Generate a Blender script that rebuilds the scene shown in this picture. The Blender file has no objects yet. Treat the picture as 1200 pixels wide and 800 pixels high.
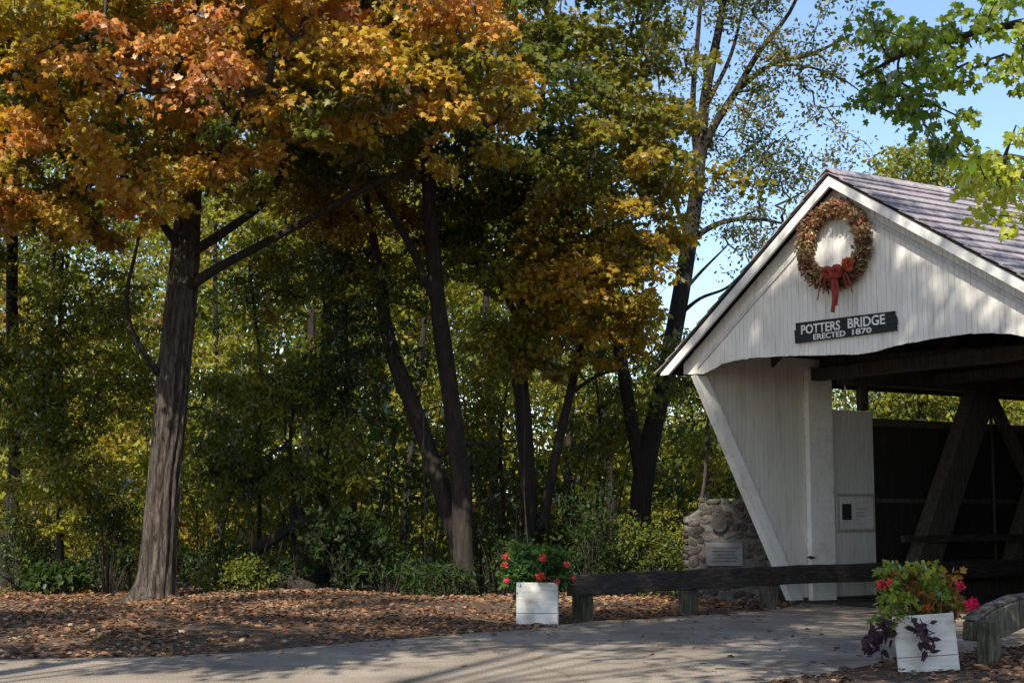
import bpy, bmesh, math
import numpy as np
from mathutils import Vector, Matrix

RNG = np.random.default_rng(7)
sc = bpy.context.scene
COL = sc.collection

# ------------------------------------------------------------------ camera geometry (metres)
F = 1750.0; PIT = math.atan(200 / F); H = 1.6
cp_, sp_ = math.cos(PIT), math.sin(PIT)
def ray(u, v):
    x = (u - 600) / F; y = (400 - v) / F
    return np.array([x, cp_ - sp_ * y, sp_ + cp_ * y])
def at(u, v, Y):
    d = ray(u, v); t = Y / d[1]
    return np.array([d[0] * t, Y, H + d[2] * t])
def gnd(u, v, z=0.0):
    d = ray(u, v); t = (z - H) / d[2]
    return np.array([0, 0, H]) + d * t
PHI = math.atan(2700 / math.hypot(F, 200))
AX = np.array([math.sin(PHI), math.cos(PHI), 0.0])      # into the bridge
RX = np.array([math.cos(PHI), -math.sin(PHI), 0.0])     # across the portal
BO = np.array([3.204, 26.1, 0.0])                        # foot of the bridge's left front corner
def bloc(u, v, r=None, a=None):
    """point on the bridge plane r=const or a=const, in bridge coordinates"""
    n = RX if r is not None else AX
    P0 = BO + (RX * r if r is not None else AX * a)
    o = np.array([0, 0, H]); d = ray(u, v)
    p = o + d * (np.dot(P0 - o, n) / np.dot(d, n)); q = p - BO
    return np.array([q @ RX, q @ AX, p[2]])

# ------------------------------------------------------------------ object helpers
def tag(o, label=None, cat=None, group=None, kind=None):
    if label: o['label'] = label
    if cat: o['category'] = cat
    if group: o['group'] = group
    if kind: o['kind'] = kind
    return o
def empty(name, loc=(0, 0, 0), rz=0.0, label=None, cat=None, group=None):
    o = bpy.data.objects.new(name, None); COL.objects.link(o)
    o.location = tuple(loc); o.rotation_euler = (0, 0, rz); o.empty_display_size = 0.2
    return tag(o, label, cat, group)
def link(name, me, mats, parent=None, loc=None):
    o = bpy.data.objects.new(name, me); COL.objects.link(o)
    for m in (mats if isinstance(mats, (list, tuple)) else [mats]): me.materials.append(m)
    if parent is not None: o.parent = parent
    if loc is not None: o.location = tuple(loc)
    return o

class MB:
    """collects boxes, beams, tubes, lathes into one mesh"""
    def __init__(s): s.v = []; s.f = []; s.mi = []; s.n = 0
    def add(s, vs, fs, mi=0):
        s.v.extend([tuple(map(float, p)) for p in vs])
        for f in fs: s.f.append(tuple(int(i) + s.n for i in f)); s.mi.append(mi)
        s.n += len(vs); return s
    def box(s, x0, x1, y0, y1, z0, z1, mi=0):
        vs = [(x, y, z) for z in (z0, z1) for y in (y0, y1) for x in (x0, x1)]
        return s.add(vs, [(0, 2, 3, 1), (4, 5, 7, 6), (0, 1, 5, 4), (2, 6, 7, 3), (0, 4, 6, 2), (1, 3, 7, 5)], mi)
    def prism(s, poly, axis, d0, d1, mi=0):
        """poly: 2-D points; axis 'y' -> (x,z) extruded in y ; 'x' -> (y,z) in x ; 'z' -> (x,y) in z"""
        n = len(poly)
        def P(p, d):
            return (p[0], d, p[1]) if axis == 'y' else (d, p[0], p[1]) if axis == 'x' else (p[0], p[1], d)
        vs = [P(p, d0) for p in poly] + [P(p, d1) for p in poly]
        fs = [tuple(range(n)), tuple(range(2 * n - 1, n - 1, -1))]
        fs += [(i, i + n, (i + 1) % n + n, (i + 1) % n) for i in range(n)]
        return s.add(vs, fs, mi)
    def beam(s, p, q, w, h, up=(0, 0, 1), rough=0.0, seg=1, mi=0):
        p = Vector(p); q = Vector(q); d = (q - p).normalized(); up = Vector(up)
        sd = d.cross(up).normalized(); u2 = sd.cross(d)
        vs = []; fs = []
        for k in range(seg + 1):
            c = p.lerp(q, k / seg)
            for (a, b) in ((-1, -1), (1, -1), (1, 1), (-1, 1)):
                j = RNG.normal(size=2) * rough if rough else (0, 0)
                vs.append(c + sd * (a * w / 2 + j[0]) + u2 * (b * h / 2 + j[1]))
        for k in range(seg):
            b = 4 * k
            for i in range(4): fs.append((b + i, b + (i + 1) % 4, b + 4 + (i + 1) % 4, b + 4 + i))
        fs.append((3, 2, 1, 0)); b = 4 * seg; fs.append((b, b + 1, b + 2, b + 3))
        return s.add(vs, fs, mi)
    def tube(s, pts, rad, seg=6, mi=0, cap=True):
        v, f = tube_geo(pts, rad, seg, cap); return s.add(v, f, mi)
    def build(s, name, mats, parent=None, smooth=False, bevel=0.0, loc=None):
        me = bpy.data.meshes.new(name); me.from_pydata(s.v, [], s.f); me.update()
        me.polygons.foreach_set('material_index', s.mi)
        bm = bmesh.new(); bm.from_mesh(me)
        bmesh.ops.recalc_face_normals(bm, faces=bm.faces)
        if bevel: bmesh.ops.bevel(bm, geom=list(bm.edges), offset=bevel, segments=1, affect='EDGES', clamp_overlap=True)
        bm.to_mesh(me); bm.free()
        if smooth: me.polygons.foreach_set('use_smooth', [True] * len(me.polygons))
        return link(name, me, mats, parent, loc)

def smooth_path(pts, rad, n):
    """Catmull-Rom resample"""
    P = np.asarray(pts, float); r = np.asarray(rad, float); m = len(P)
    if m < 3:
        t = np.linspace(0, 1, n)[:, None]; return P[0] * (1 - t) + P[-1] * t, np.linspace(r[0], r[-1], n)
    E = np.vstack([2 * P[0] - P[1], P, 2 * P[-1] - P[-2]])
    t = np.linspace(0, m - 1 - 1e-6, n); i = t.astype(int); f = (t - i)[:, None]
    a, b, c, d = E[i], E[i + 1], E[i + 2], E[i + 3]
    o = 0.5 * ((2 * b) + (c - a) * f + (2 * a - 5 * b + 4 * c - d) * f ** 2 + (3 * b - a - 3 * c + d) * f ** 3)
    return o, np.interp(t, np.arange(m), r)

def tube_geo(pts, rad, seg=6, cap=True, ridge=None):
    P = np.asarray(pts, float); n = len(P); r = np.broadcast_to(np.asarray(rad, float), (n,))
    T = np.gradient(P, axis=0); T /= np.linalg.norm(T, axis=1)[:, None] + 1e-9
    ref = np.array([1.0, 0, 0]) if abs(T[0][0]) < 0.8 else np.array([0, 1.0, 0])
    N = np.empty_like(P)
    for k in range(n):
        ref = ref - T[k] * (ref @ T[k]); ref /= np.linalg.norm(ref) + 1e-9; N[k] = ref
    Bn = np.cross(T, N); th = np.linspace(0, 2 * np.pi, seg, endpoint=False)
    R = np.repeat(r[:, None], seg, 1)
    if ridge is not None: R = R * ridge(np.repeat(np.arange(n)[:, None], seg, 1), np.repeat(th[None], n, 0), n)
    V = P[:, None] + (np.cos(th)[None, :, None] * N[:, None] + np.sin(th)[None, :, None] * Bn[:, None]) * R[..., None]
    V = V.reshape(-1, 3)
    i = np.arange(n - 1)[:, None] * seg; j = np.arange(seg)[None]; j2 = (j + 1) % seg
    Fq = np.stack([i + j, i + j2, i + seg + j2, i + seg + j], -1).reshape(-1, 4)
    fs = [tuple(q) for q in Fq]
    if cap: fs.append(tuple(range(seg - 1, -1, -1))); fs.append(tuple(range((n - 1) * seg, n * seg)))
    return V, fs

# ------------------------------------------------------------------ materials
def mat(name):
    m = bpy.data.materials.new(name); m.use_nodes = True
    nt = m.node_tree; b = nt.nodes['Principled BSDF']; return m, nt, b
def N(nt, t, **k):
    n = nt.nodes.new(t)
    for a, v in k.items():
        if a in n.inputs: n.inputs[a].default_value = v
        else: setattr(n, a, v)
    return n
def L(nt, a, b): nt.links.new(a, b)
def ramp(nt, stops):
    n = nt.nodes.new('ShaderNodeValToRGB'); e = n.color_ramp.elements
    while len(e) < len(stops): e.new(0.5)
    for k, (p, c) in enumerate(stops):
        e[k].position = p; e[k].color = (*c, 1) if len(c) == 3 else c
    return n
def noise_mat(name, stops, scale=(1, 1, 1), nscale=5.0, detail=8, rough=0.85, bump=0.3, bdist=0.01, second=None, spec=0.3, warp=0.0):
    """procedural surface: stretched noise through a colour ramp, optional second stain layer, bump"""
    m, nt, b = mat(name)
    tc = N(nt, 'ShaderNodeTexCoord'); mp = N(nt, 'ShaderNodeMapping'); mp.inputs['Scale'].default_value = scale
    L(nt, tc.outputs['Object'], mp.inputs['Vector'])
    nz = N(nt, 'ShaderNodeTexNoise'); nz.inputs['Scale'].default_value = nscale
    nz.inputs['Detail'].default_value = detail; nz.inputs['Roughness'].default_value = 0.65; nz.inputs['Distortion'].default_value = warp
    L(nt, mp.outputs[0], nz.inputs['Vector'])
    rp = ramp(nt, stops); L(nt, nz.outputs['Fac'], rp.inputs['Fac'])
    colr = rp.outputs['Color']
    if second:
        s2, st2, sc2, amt = second
        mp2 = N(nt, 'ShaderNodeMapping'); mp2.inputs['Scale'].default_value = sc2
        L(nt, tc.outputs['Object'], mp2.inputs['Vector'])
        n2 = N(nt, 'ShaderNodeTexNoise'); n2.inputs['Scale'].default_value = s2; n2.inputs['Detail'].default_value = 6
        L(nt, mp2.outputs[0], n2.inputs['Vector'])
        r2 = ramp(nt, st2); L(nt, n2.outputs['Fac'], r2.inputs['Fac'])
        mx = N(nt, 'ShaderNodeMix', data_type='RGBA', blend_type='MULTIPLY'); mx.inputs['Factor'].default_value = amt
        L(nt, colr, mx.inputs['A']); L(nt, r2.outputs['Color'], mx.inputs['B']); colr = mx.outputs['Result']
    L(nt, colr, b.inputs['Base Color'])
    b.inputs['Roughness'].default_value = rough; b.inputs['Specular IOR Level'].default_value = spec
    if bump:
        bp = N(nt, 'ShaderNodeBump'); bp.inputs['Strength'].default_value = bump; bp.inputs['Distance'].default_value = bdist
        L(nt, nz.outputs['Fac'], bp.inputs['Height']); L(nt, bp.outputs[0], b.inputs['Normal'])
    return m
def leaf_mat(name, trans=0.4, gloss=0.35):
    """leaf: diffuse + translucent, hue of each leaf stored on the mesh"""
    m, nt, b = mat(name); nt.nodes.remove(b); out = nt.nodes['Material Output']
    at_ = N(nt, 'ShaderNodeAttribute'); at_.attribute_name = 'leaf_hue'
    d = N(nt, 'ShaderNodeBsdfDiffuse'); t = N(nt, 'ShaderNodeBsdfTranslucent')
    g = N(nt, 'ShaderNodeBsdfGlossy'); g.inputs['Roughness'].default_value = 0.45
    g.inputs['Color'].default_value = (0.9, 0.9, 0.9, 1)
    hs = N(nt, 'ShaderNodeHueSaturation'); hs.inputs['Saturation'].default_value = 1.15; hs.inputs['Value'].default_value = 1.25
    L(nt, at_.outputs['Color'], d.inputs['Color']); L(nt, at_.outputs['Color'], hs.inputs['Color']); L(nt, hs.outputs[0], t.inputs['Color'])
    m1 = N(nt, 'ShaderNodeMixShader'); m1.inputs['Fac'].default_value = trans
    L(nt, d.outputs[0], m1.inputs[1]); L(nt, t.outputs[0], m1.inputs[2])
    fr = N(nt, 'ShaderNodeFresnel'); fr.inputs['IOR'].default_value = 1.4
    ml = N(nt, 'ShaderNodeMath', operation='MULTIPLY'); ml.inputs[1].default_value = gloss; L(nt, fr.outputs[0], ml.inputs[0])
    m2 = N(nt, 'ShaderNodeMixShader'); L(nt, ml.outputs[0], m2.inputs['Fac'])
    L(nt, m1.outputs[0], m2.inputs[1]); L(nt, g.outputs[0], m2.inputs[2]); L(nt, m2.outputs[0], out.inputs['Surface'])
    return m
def hue_mat(name, rough=0.7):
    m, nt, b = mat(name); a = N(nt, 'ShaderNodeAttribute'); a.attribute_name = 'leaf_hue'
    L(nt, a.outputs['Color'], b.inputs['Base Color']); b.inputs['Roughness'].default_value = rough; b.inputs['Specular IOR Level'].default_value = 0.2
    return m

M = {}
M['leaf'] = leaf_mat('leaf_tissue', 0.5, 0.25)
M['dryleaf'] = leaf_mat('dry_leaf_tissue', trans=0.12, gloss=0.25)
M['petal'] = hue_mat('petal')
M['bark'] = noise_mat('maple_bark', [(0.36, (0.010, 0.008, 0.006)), (0.47, (0.05, 0.038, 0.030)), (0.60, (0.12, 0.094, 0.078)), (0.74, (0.19, 0.155, 0.132))], (7, 7, 1.0), 2.4, 10, 0.95, 1.0, 0.05, second=(0.9, [(0.35, (0.6, 0.62, 0.55)), (0.7, (1, 1, 1))], (1, 1, 0.6), 0.7), warp=1.3)
M['darkbark'] = noise_mat('dark_bark', [(0.3, (0.010, 0.008, 0.006)), (0.55, (0.028, 0.022, 0.017)), (0.78, (0.065, 0.052, 0.042))], (7, 7, 1.0), 2.5, 8, 0.95, 0.8, 0.025)
M['twig'] = noise_mat('twig_bark', [(0.3, (0.024, 0.019, 0.015)), (0.7, (0.065, 0.053, 0.043))], (3, 3, 3), 3, 4, 0.95, 0.3, 0.01)
M['palebark'] = noise_mat('pale_bark', [(0.3, (0.08, 0.065, 0.055)), (0.55, (0.2, 0.165, 0.14)), (0.75, (0.32, 0.28, 0.24))], (6, 6, 1.2), 2.5, 8, 0.95, 0.7, 0.02)
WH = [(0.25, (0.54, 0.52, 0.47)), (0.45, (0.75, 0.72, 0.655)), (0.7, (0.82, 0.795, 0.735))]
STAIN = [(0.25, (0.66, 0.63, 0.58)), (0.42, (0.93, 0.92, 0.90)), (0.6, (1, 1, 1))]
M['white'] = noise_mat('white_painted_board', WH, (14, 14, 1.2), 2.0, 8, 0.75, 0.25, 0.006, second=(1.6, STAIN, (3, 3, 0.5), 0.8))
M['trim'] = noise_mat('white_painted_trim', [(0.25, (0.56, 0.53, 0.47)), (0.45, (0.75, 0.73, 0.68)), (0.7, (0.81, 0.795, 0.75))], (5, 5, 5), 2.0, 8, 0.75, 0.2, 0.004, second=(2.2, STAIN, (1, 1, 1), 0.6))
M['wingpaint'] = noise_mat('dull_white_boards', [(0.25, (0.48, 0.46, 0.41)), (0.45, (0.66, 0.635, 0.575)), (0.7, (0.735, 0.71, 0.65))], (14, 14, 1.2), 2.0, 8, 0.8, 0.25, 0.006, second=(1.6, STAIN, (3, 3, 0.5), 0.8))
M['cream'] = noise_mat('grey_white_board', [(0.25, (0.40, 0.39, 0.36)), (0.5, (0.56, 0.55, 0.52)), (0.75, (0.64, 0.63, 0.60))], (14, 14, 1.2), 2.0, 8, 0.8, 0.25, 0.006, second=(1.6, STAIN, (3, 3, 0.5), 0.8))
M['framewood'] = noise_mat('faded_frame_wood', [(0.3, (0.24, 0.225, 0.2)), (0.7, (0.40, 0.385, 0.35))], (4, 4, 4), 4, 7, 0.85, 0.3, 0.004)
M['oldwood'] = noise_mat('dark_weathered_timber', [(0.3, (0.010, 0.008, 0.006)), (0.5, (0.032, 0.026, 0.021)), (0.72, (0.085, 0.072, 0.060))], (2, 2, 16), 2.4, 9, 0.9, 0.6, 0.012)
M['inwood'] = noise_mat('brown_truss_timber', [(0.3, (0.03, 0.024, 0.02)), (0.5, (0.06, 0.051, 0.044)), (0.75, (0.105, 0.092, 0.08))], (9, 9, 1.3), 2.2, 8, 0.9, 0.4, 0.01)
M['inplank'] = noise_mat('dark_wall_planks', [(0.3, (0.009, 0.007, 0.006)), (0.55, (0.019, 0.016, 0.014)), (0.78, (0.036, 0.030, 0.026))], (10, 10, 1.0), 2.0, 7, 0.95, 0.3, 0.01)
M['greywood'] = noise_mat('grey_weathered_timber', [(0.32, (0.03, 0.026, 0.018)), (0.5, (0.095, 0.083, 0.06)), (0.72, (0.24, 0.215, 0.17))], (14, 14, 1.6), 2.0, 9, 0.95, 0.8, 0.015, second=(2.0, [(0.35, (0.45, 0.5, 0.36)), (0.6, (1, 1, 1))], (1, 1, 1), 0.8))
M['railtop'] = noise_mat('bleached_timber_top', [(0.36, (0.025, 0.02, 0.016)), (0.52, (0.10, 0.086, 0.07)), (0.75, (0.28, 0.25, 0.215))], (3, 3, 3), 3.0, 9, 0.95, 0.8, 0.015)
M['boxpaint'] = noise_mat('flaking_white_box_paint', [(0.25, (0.34, 0.32, 0.28)), (0.42, (0.56, 0.54, 0.50)), (0.7, (0.68, 0.665, 0.62))], (2, 2, 14), 2.6, 9, 0.85, 0.5, 0.006, second=(3.0, [(0.3, (0.5, 0.46, 0.4)), (0.5, (0.95, 0.94, 0.92)), (0.6, (1, 1, 1))], (1, 1, 1), 0.8))
M['soil'] = noise_mat('potting_soil', [(0.3, (0.02, 0.015, 0.01)), (0.7, (0.06, 0.045, 0.03))], (1, 1, 1), 20, 6, 1, 0.8, 0.02)
M['sign'] = noise_mat('black_sign_board', [(0.3, (0.012, 0.014, 0.013)), (0.7, (0.03, 0.033, 0.031))], (2, 2, 20), 3, 5, 0.7, 0.3, 0.003)
M['letter'] = noise_mat('white_letter_paint', [(0.3, (0.66, 0.64, 0.60)), (0.7, (0.82, 0.81, 0.78))], (1, 1, 1), 12, 4, 0.7, 0.1, 0.001)
M['metal'] = noise_mat('dark_iron', [(0.3, (0.03, 0.028, 0.026)), (0.7, (0.07, 0.065, 0.06))], (1, 1, 1), 12, 4, 0.6, 0.2, 0.002)
M['plaque'] = noise_mat('grey_metal_plaque', [(0.3, (0.11, 0.114, 0.114)), (0.7, (0.18, 0.184, 0.18))], (1, 1, 1), 9, 5, 0.6, 0.1, 0.002)
M['mortar'] = noise_mat('mortar', [(0.3, (0.065, 0.058, 0.05)), (0.7, (0.14, 0.127, 0.11))], (1, 1, 1), 14, 6, 0.95, 0.6, 0.01)
M['stone'] = hue_mat('field_stone', 0.9)
nt = M['stone'].node_tree; b_ = nt.nodes['Principled BSDF']; a_ = [k for k in nt.nodes if k.type == 'ATTRIBUTE'][0]
tc_ = N(nt, 'ShaderNodeTexCoord'); z_ = N(nt, 'ShaderNodeTexNoise'); z_.inputs['Scale'].default_value = 16; z_.inputs['Detail'].default_value = 8; L(nt, tc_.outputs['Object'], z_.inputs['Vector'])
r_ = ramp(nt, [(0.3, (0.45, 0.43, 0.4)), (0.6, (1.1, 1.1, 1.08)), (0.75, (1.6, 1.6, 1.5))]); L(nt, z_.outputs['Fac'], r_.inputs['Fac'])
x_ = N(nt, 'ShaderNodeMix', data_type='RGBA', blend_type='MULTIPLY'); x_.inputs['Factor'].default_value = 1; L(nt, a_.outputs['Color'], x_.inputs['A']); L(nt, r_.outputs[0], x_.inputs['B']); L(nt, x_.outputs['Result'], b_.inputs['Base Color'])
p_ = N(nt, 'ShaderNodeBump'); p_.inputs['Strength'].default_value = 0.9; p_.inputs['Distance'].default_value = 0.02; L(nt, z_.outputs['Fac'], p_.inputs['Height']); L(nt, p_.outputs[0], b_.inputs['Normal'])
M['ribbon'] = noise_mat('red_ribbon', [(0.3, (0.20, 0.022, 0.015)), (0.7, (0.30, 0.045, 0.03))], (1, 1, 1), 9, 3, 0.7, 0.1, 0.002)

# roof shakes: rows are real wedges, colour varies along each row
M['roof'] = noise_mat('weathered_roof_shingles', [(0.3, (0.15, 0.132, 0.135)), (0.5, (0.30, 0.268, 0.278)), (0.72, (0.47, 0.43, 0.44))], (2.2, 4.5, 2.2), 3.0, 8, 0.8, 0.5, 0.01, second=(1.1, [(0.35, (0.72, 0.70, 0.74)), (0.62, (1, 1, 1))], (1, 0.6, 1), 0.7))

# ------------------------------------------------------------------ leaves
def tmpl(outline, centre=None, curl=(0.45, 0.25)):
    pts = np.array(outline, float)
    if centre is not None:
        pts = np.vstack([pts, centre]); n = len(outline)
        faces = [(n, i, (i + 1) % n) for i in range(n)]
    else: faces = [(0, 1, 2, 3), (0, 3, 4, 5)]
    z = -curl[0] * np.abs(pts[:, 0]) ** 1.3 - curl[1] * (pts[:, 1] - 0.3) ** 2
    return np.column_stack([pts, z]), faces
MAPLE = tmpl([(0, 0), (.2, -.1), (.52, .1), (.33, .3), (.62, .62), (.25, .58), (0, 1.0), (-.25, .58), (-.62, .62), (-.33, .3), (-.52, .1), (-.2, -.1)], (0, .36))
LOBE = tmpl([(0, 0), (.42, .06), (.3, .34), (.5, .66), (.16, .66), (0, 1.0), (-.16, .66), (-.5, .66), (-.3, .34), (-.42, .06)], (0, .36))
OVAL = tmpl([(0, 0), (.24, .28), (.21, .62), (0, 1.0), (-.21, .62), (-.24, .28)])
LANCE = tmpl([(0, 0), (.13, .3), (.11, .65), (0, 1.0), (-.11, .65), (-.13, .3)])

def leaf_mesh(name, pos, nrm, axis, size, colr, template=OVAL, wood=None):
    """one mesh of many leaves: pos (n,3) base, nrm up side, axis direction of the tip"""
    tv, tf = template; n = len(pos)
    a = axis / (np.linalg.norm(axis, axis=1)[:, None] + 1e-9)
    nr = nrm - a * np.sum(nrm * a, 1)[:, None]; nr /= np.linalg.norm(nr, axis=1)[:, None] + 1e-9
    sd = np.cross(a, nr)
    curl = RNG.uniform(0.3, 1.6, n)[:, None, None]
    V = pos[:, None] + size[:, None, None] * (sd[:, None] * tv[None, :, 0:1] + a[:, None] * tv[None, :, 1:2] + nr[:, None] * tv[None, :, 2:3] * curl)
    k = len(tv); V = V.reshape(-1, 3)
    ls = np.array([len(f) for f in tf]); lv = np.concatenate([np.array(f) for f in tf])
    loops = (np.arange(n)[:, None] * k + lv[None]).reshape(-1)
    tot = np.tile(ls, n); start = np.concatenate([[0], np.cumsum(tot)[:-1]])
    mi = np.zeros(len(tot), np.int32); nleaf = len(V)
    if wood is not None:
        wv, wf = wood; wt = np.array([len(f) for f in wf]); loops = np.concatenate([loops, np.concatenate([np.array(f) for f in wf]) + len(V)])
        start = np.concatenate([start, tot.sum() + np.concatenate([[0], np.cumsum(wt)[:-1]])]); tot = np.concatenate([tot, wt])
        V = np.vstack([V, wv]); mi = np.concatenate([mi, np.ones(len(wt), np.int32)])
    me = bpy.data.meshes.new(name)
    me.vertices.add(len(V)); me.vertices.foreach_set('co', V.astype(np.float32).ravel())
    me.loops.add(len(loops)); me.loops.foreach_set('vertex_index', loops.astype(np.int32))
    me.polygons.add(len(tot)); me.polygons.foreach_set('loop_start', start.astype(np.int32)); me.polygons.foreach_set('loop_total', tot.astype(np.int32))
    me.polygons.foreach_set('material_index', mi)
    me.update(calc_edges=True)
    c = np.repeat(np.column_stack([np.clip(colr, 0.004, 0.9), np.ones(n)]), k, axis=0)
    if len(V) > nleaf: c = np.vstack([c, np.tile([0.04, 0.033, 0.027, 1], (len(V) - nleaf, 1))])
    at_ = me.color_attributes.new('leaf_hue', 'FLOAT_COLOR', 'POINT'); at_.data.foreach_set('color', c.astype(np.float32).ravel())
    return me

_K = RNG.normal(size=(3, 24, 3)); _PH = RNG.uniform(0, 6.28, (3, 24))
def field(p, scale=1.0, ch=0):
    """smooth random field, about -1..1"""
    K = _K[ch]; return np.sum(np.sin((p / scale) @ K.T + _PH[ch]), 1) / math.sqrt(12)

def in_blobs(blobs, n, shell=0.55, jit=0.35):
    """n points in the union of ellipsoids, weighted to the outside of each"""
    vol = np.array([b[3] * b[4] * b[5] for b in blobs]) ** 0.75; w = vol / vol.sum()
    out = []
    for b, k in zip(blobs, np.maximum(1, np.round(w * n)).astype(int)):
        d = RNG.normal(size=(k, 3)); d /= np.linalg.norm(d, axis=1)[:, None]
        r = shell + (1 - shell) * RNG.uniform(0, 1, k) ** 0.6
        inner = RNG.uniform(0, 1, k) < 0.25; r[inner] = RNG.uniform(0.2, shell, inner.sum())
        q = np.array(b[:3]) + d * np.array(b[3:6]) * r[:, None]
        q += jit * np.column_stack([field(q, 0.7, 0), field(q, 0.7, 1), 0.6 * field(q, 0.7, 2)])
        out.append(q)
    return np.vstack(out)

def sprays(cl, per, spread, flat, size, colf, up=0.8, droop=0.3, centre=None):
    """leaves around the cluster centres"""
    n = len(cl) * per; ci = np.repeat(np.arange(len(cl)), per)
    sp = spread * RNG.uniform(0.6, 1.35, len(cl))[ci]
    off = RNG.normal(size=(n, 3)); off /= np.linalg.norm(off, axis=1)[:, None]; off *= (RNG.uniform(0, 1, n) ** 0.5)[:, None]
    # each spray lies in its own tilted plane
    tilt = RNG.normal(size=(len(cl), 3)) * 0.35; tilt[:, 2] = 1; tilt /= np.linalg.norm(tilt, axis=1)[:, None]
    tn = tilt[ci]; h = np.sum(off * tn, 1)[:, None]
    off = (off - tn * h * (1 - flat)) * sp[:, None]
    off[:, 2] -= droop * np.sum(off[:, :2] ** 2, 1) / (sp + 1e-6) * 0.8
    pos = cl[ci] + off
    nr = tn * up + RNG.normal(size=(n, 3)) * 0.55
    ax = off / (sp[:, None] + 1e-6) + RNG.normal(size=(n, 3)) * 0.6; ax[:, 2] -= droop * 1.6
    sz = size * RNG.uniform(0.65, 1.25, n)
    c = colf(cl)[ci] * RNG.uniform(0.75, 1.28, n)[:, None]
    c *= 1 + RNG.normal(size=(n, 3)) * np.array([0.09, 0.06, 0.05])
    return pos, nr, ax, sz, c

def grow(trunks, cl, tipr=0.008, seg_big=7, maxr=0.09, wob=0.12):
    """twigs joining every spray to the nearest wood; returns tube list (pts, radii)"""
    nodes = []; 
    for P, r in trunks:
        for p in P[len(P) // 4:]: nodes.append(p)
    n0 = len(nodes); par = [-1] * n0
    arr = np.zeros((n0 + 3 * len(cl), 3)); arr[:n0] = nodes; cnt = n0
    base = np.array(nodes)
    d0 = np.min(np.linalg.norm(cl[:, None] - base[None], axis=2), axis=1) if len(cl) * n0 < 4e6 else np.linalg.norm(cl - base.mean(0), axis=1)
    segs = []
    for ci in np.argsort(d0):
        c = cl[ci]; dv = arr[:cnt] - c; dd = np.linalg.norm(dv, axis=1) + 0.55 * np.maximum(dv[:, 2], 0)
        k = int(np.argmin(dd)); s = arr[k]; Ld = np.linalg.norm(c - s)
        m1 = s * 0.66 + c * 0.34 + RNG.normal(size=3) * wob * Ld + [0, 0, 0.06 * Ld]
        m2 = s * 0.33 + c * 0.67 + RNG.normal(size=3) * wob * Ld + [0, 0, 0.07 * Ld]
        ids = [k]
        for q in (m1, m2, c):
            arr[cnt] = q; par.append(ids[-1]); ids.append(cnt); cnt += 1
        segs.append(ids)
    w = np.zeros(cnt); 
    for ids in segs: w[ids[-1]] += 1
    for i in range(cnt - 1, n0 - 1, -1):
        if par[i] >= 0: w[par[i]] += w[i]
    out = []
    for ids in segs:
        r = np.minimum(maxr, tipr * np.maximum(w[ids[1:]], 1) ** 0.48); r = np.concatenate([[r[0] * 1.05], r])
        q = arr[ids]
        out.append(smooth_path(q, r, 7) if np.linalg.norm(q[-1] - q[0]) > 0.7 else (q, r))
    return out

def wood_geo(tubes, seg=4):
    V = []; Fc = []; n = 0
    for P, r in tubes:
        v, f = tube_geo(P, r, seg if np.max(r) < 0.04 else 8, True); V.append(v); Fc += [tuple(i + n for i in q) for q in f]; n += len(v)
    return np.vstack(V), Fc

def tubes_mesh(name, tubes, mats, parent, seg=5, ridge=None, smooth=True):
    V = []; Fc = []; n = 0
    for P, r in tubes:
        sg = seg if np.max(r) < 0.05 else max(seg, 9)
        v, f = tube_geo(P, r, sg, True); V.append(v); Fc += [tuple(i + n for i in q) for q in f]; n += len(v)
    me = bpy.data.meshes.new(name); me.from_pydata(np.vstack(V).tolist(), [], Fc); me.update()
    me.polygons.foreach_set('use_smooth', [smooth] * len(me.polygons))
    return link(name, me, mats, parent)

def mixc(a, b, t): t = np.clip(t, 0, 1)[:, None]; return np.array(a) * (1 - t) + np.array(b) * t
def palette(stops, f):
    """f (n,) 0..1 -> colour between stops"""
    f = np.clip(f, 0, 1) * (len(stops) - 1); i = np.minimum(f.astype(int), len(stops) - 2); t = (f - i)[:, None]
    S = np.array(stops); return S[i] * (1 - t) + S[i + 1] * t

def tree(name, label, group, trunk, limbs, blobs, ncl, per, spread, size, colf, bark='darkbark', template=OVAL, flat=0.35,
         shell=0.5, tipr=0.007, droop=0.3, ridge=None, tseg=12, maxr=0.07, cat='tree', keep=None, extra=None, wob=0.12, trans='leaf', tn=40):
    P0 = np.asarray(trunk[0], float)[0]; base = np.array([P0[0], P0[1], max(0.0, P0[2])])
    root = empty(name, base, 0, label, cat, group)
    tp, tr = smooth_path(trunk[0], trunk[1], tn)
    V, f = tube_geo(tp - base, tr, tseg, True, ridge)
    me = bpy.data.meshes.new('trunk'); me.from_pydata(V.tolist(), [], f); me.update()
    me.polygons.foreach_set('use_smooth', [True] * len(me.polygons))
    link('trunk', me, M[bark], root)
    wood = [(tp, tr)]
    for lp, lr in limbs:
        q, r = smooth_path(lp, lr, 16); wood.append((q, r))
        tubes_mesh('limb', [(q - base, r * (0.8 if bark == 'bark' else 1))], M['darkbark'], root, 8)
    cl = in_blobs(blobs, ncl, shell)
    if keep is not None: cl = cl[keep(cl)]
    if extra is not None: cl = np.vstack([cl, extra])
    tw = grow(wood, cl, tipr, maxr=maxr, wob=wob)
    pos, nr, ax, sz, c = sprays(cl, per, spread, flat, size, colf, droop=droop)
    link('crown', leaf_mesh('crown', pos - base, nr, ax, sz, c, template, wood_geo([(q - base, r) for q, r in tw])), [M[trans], M['twig']], root)
    return root
def px(path, r):
    """trunk path from (u, v, Y) stations"""
    return ([at(*p) for p in path], r)
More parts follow.
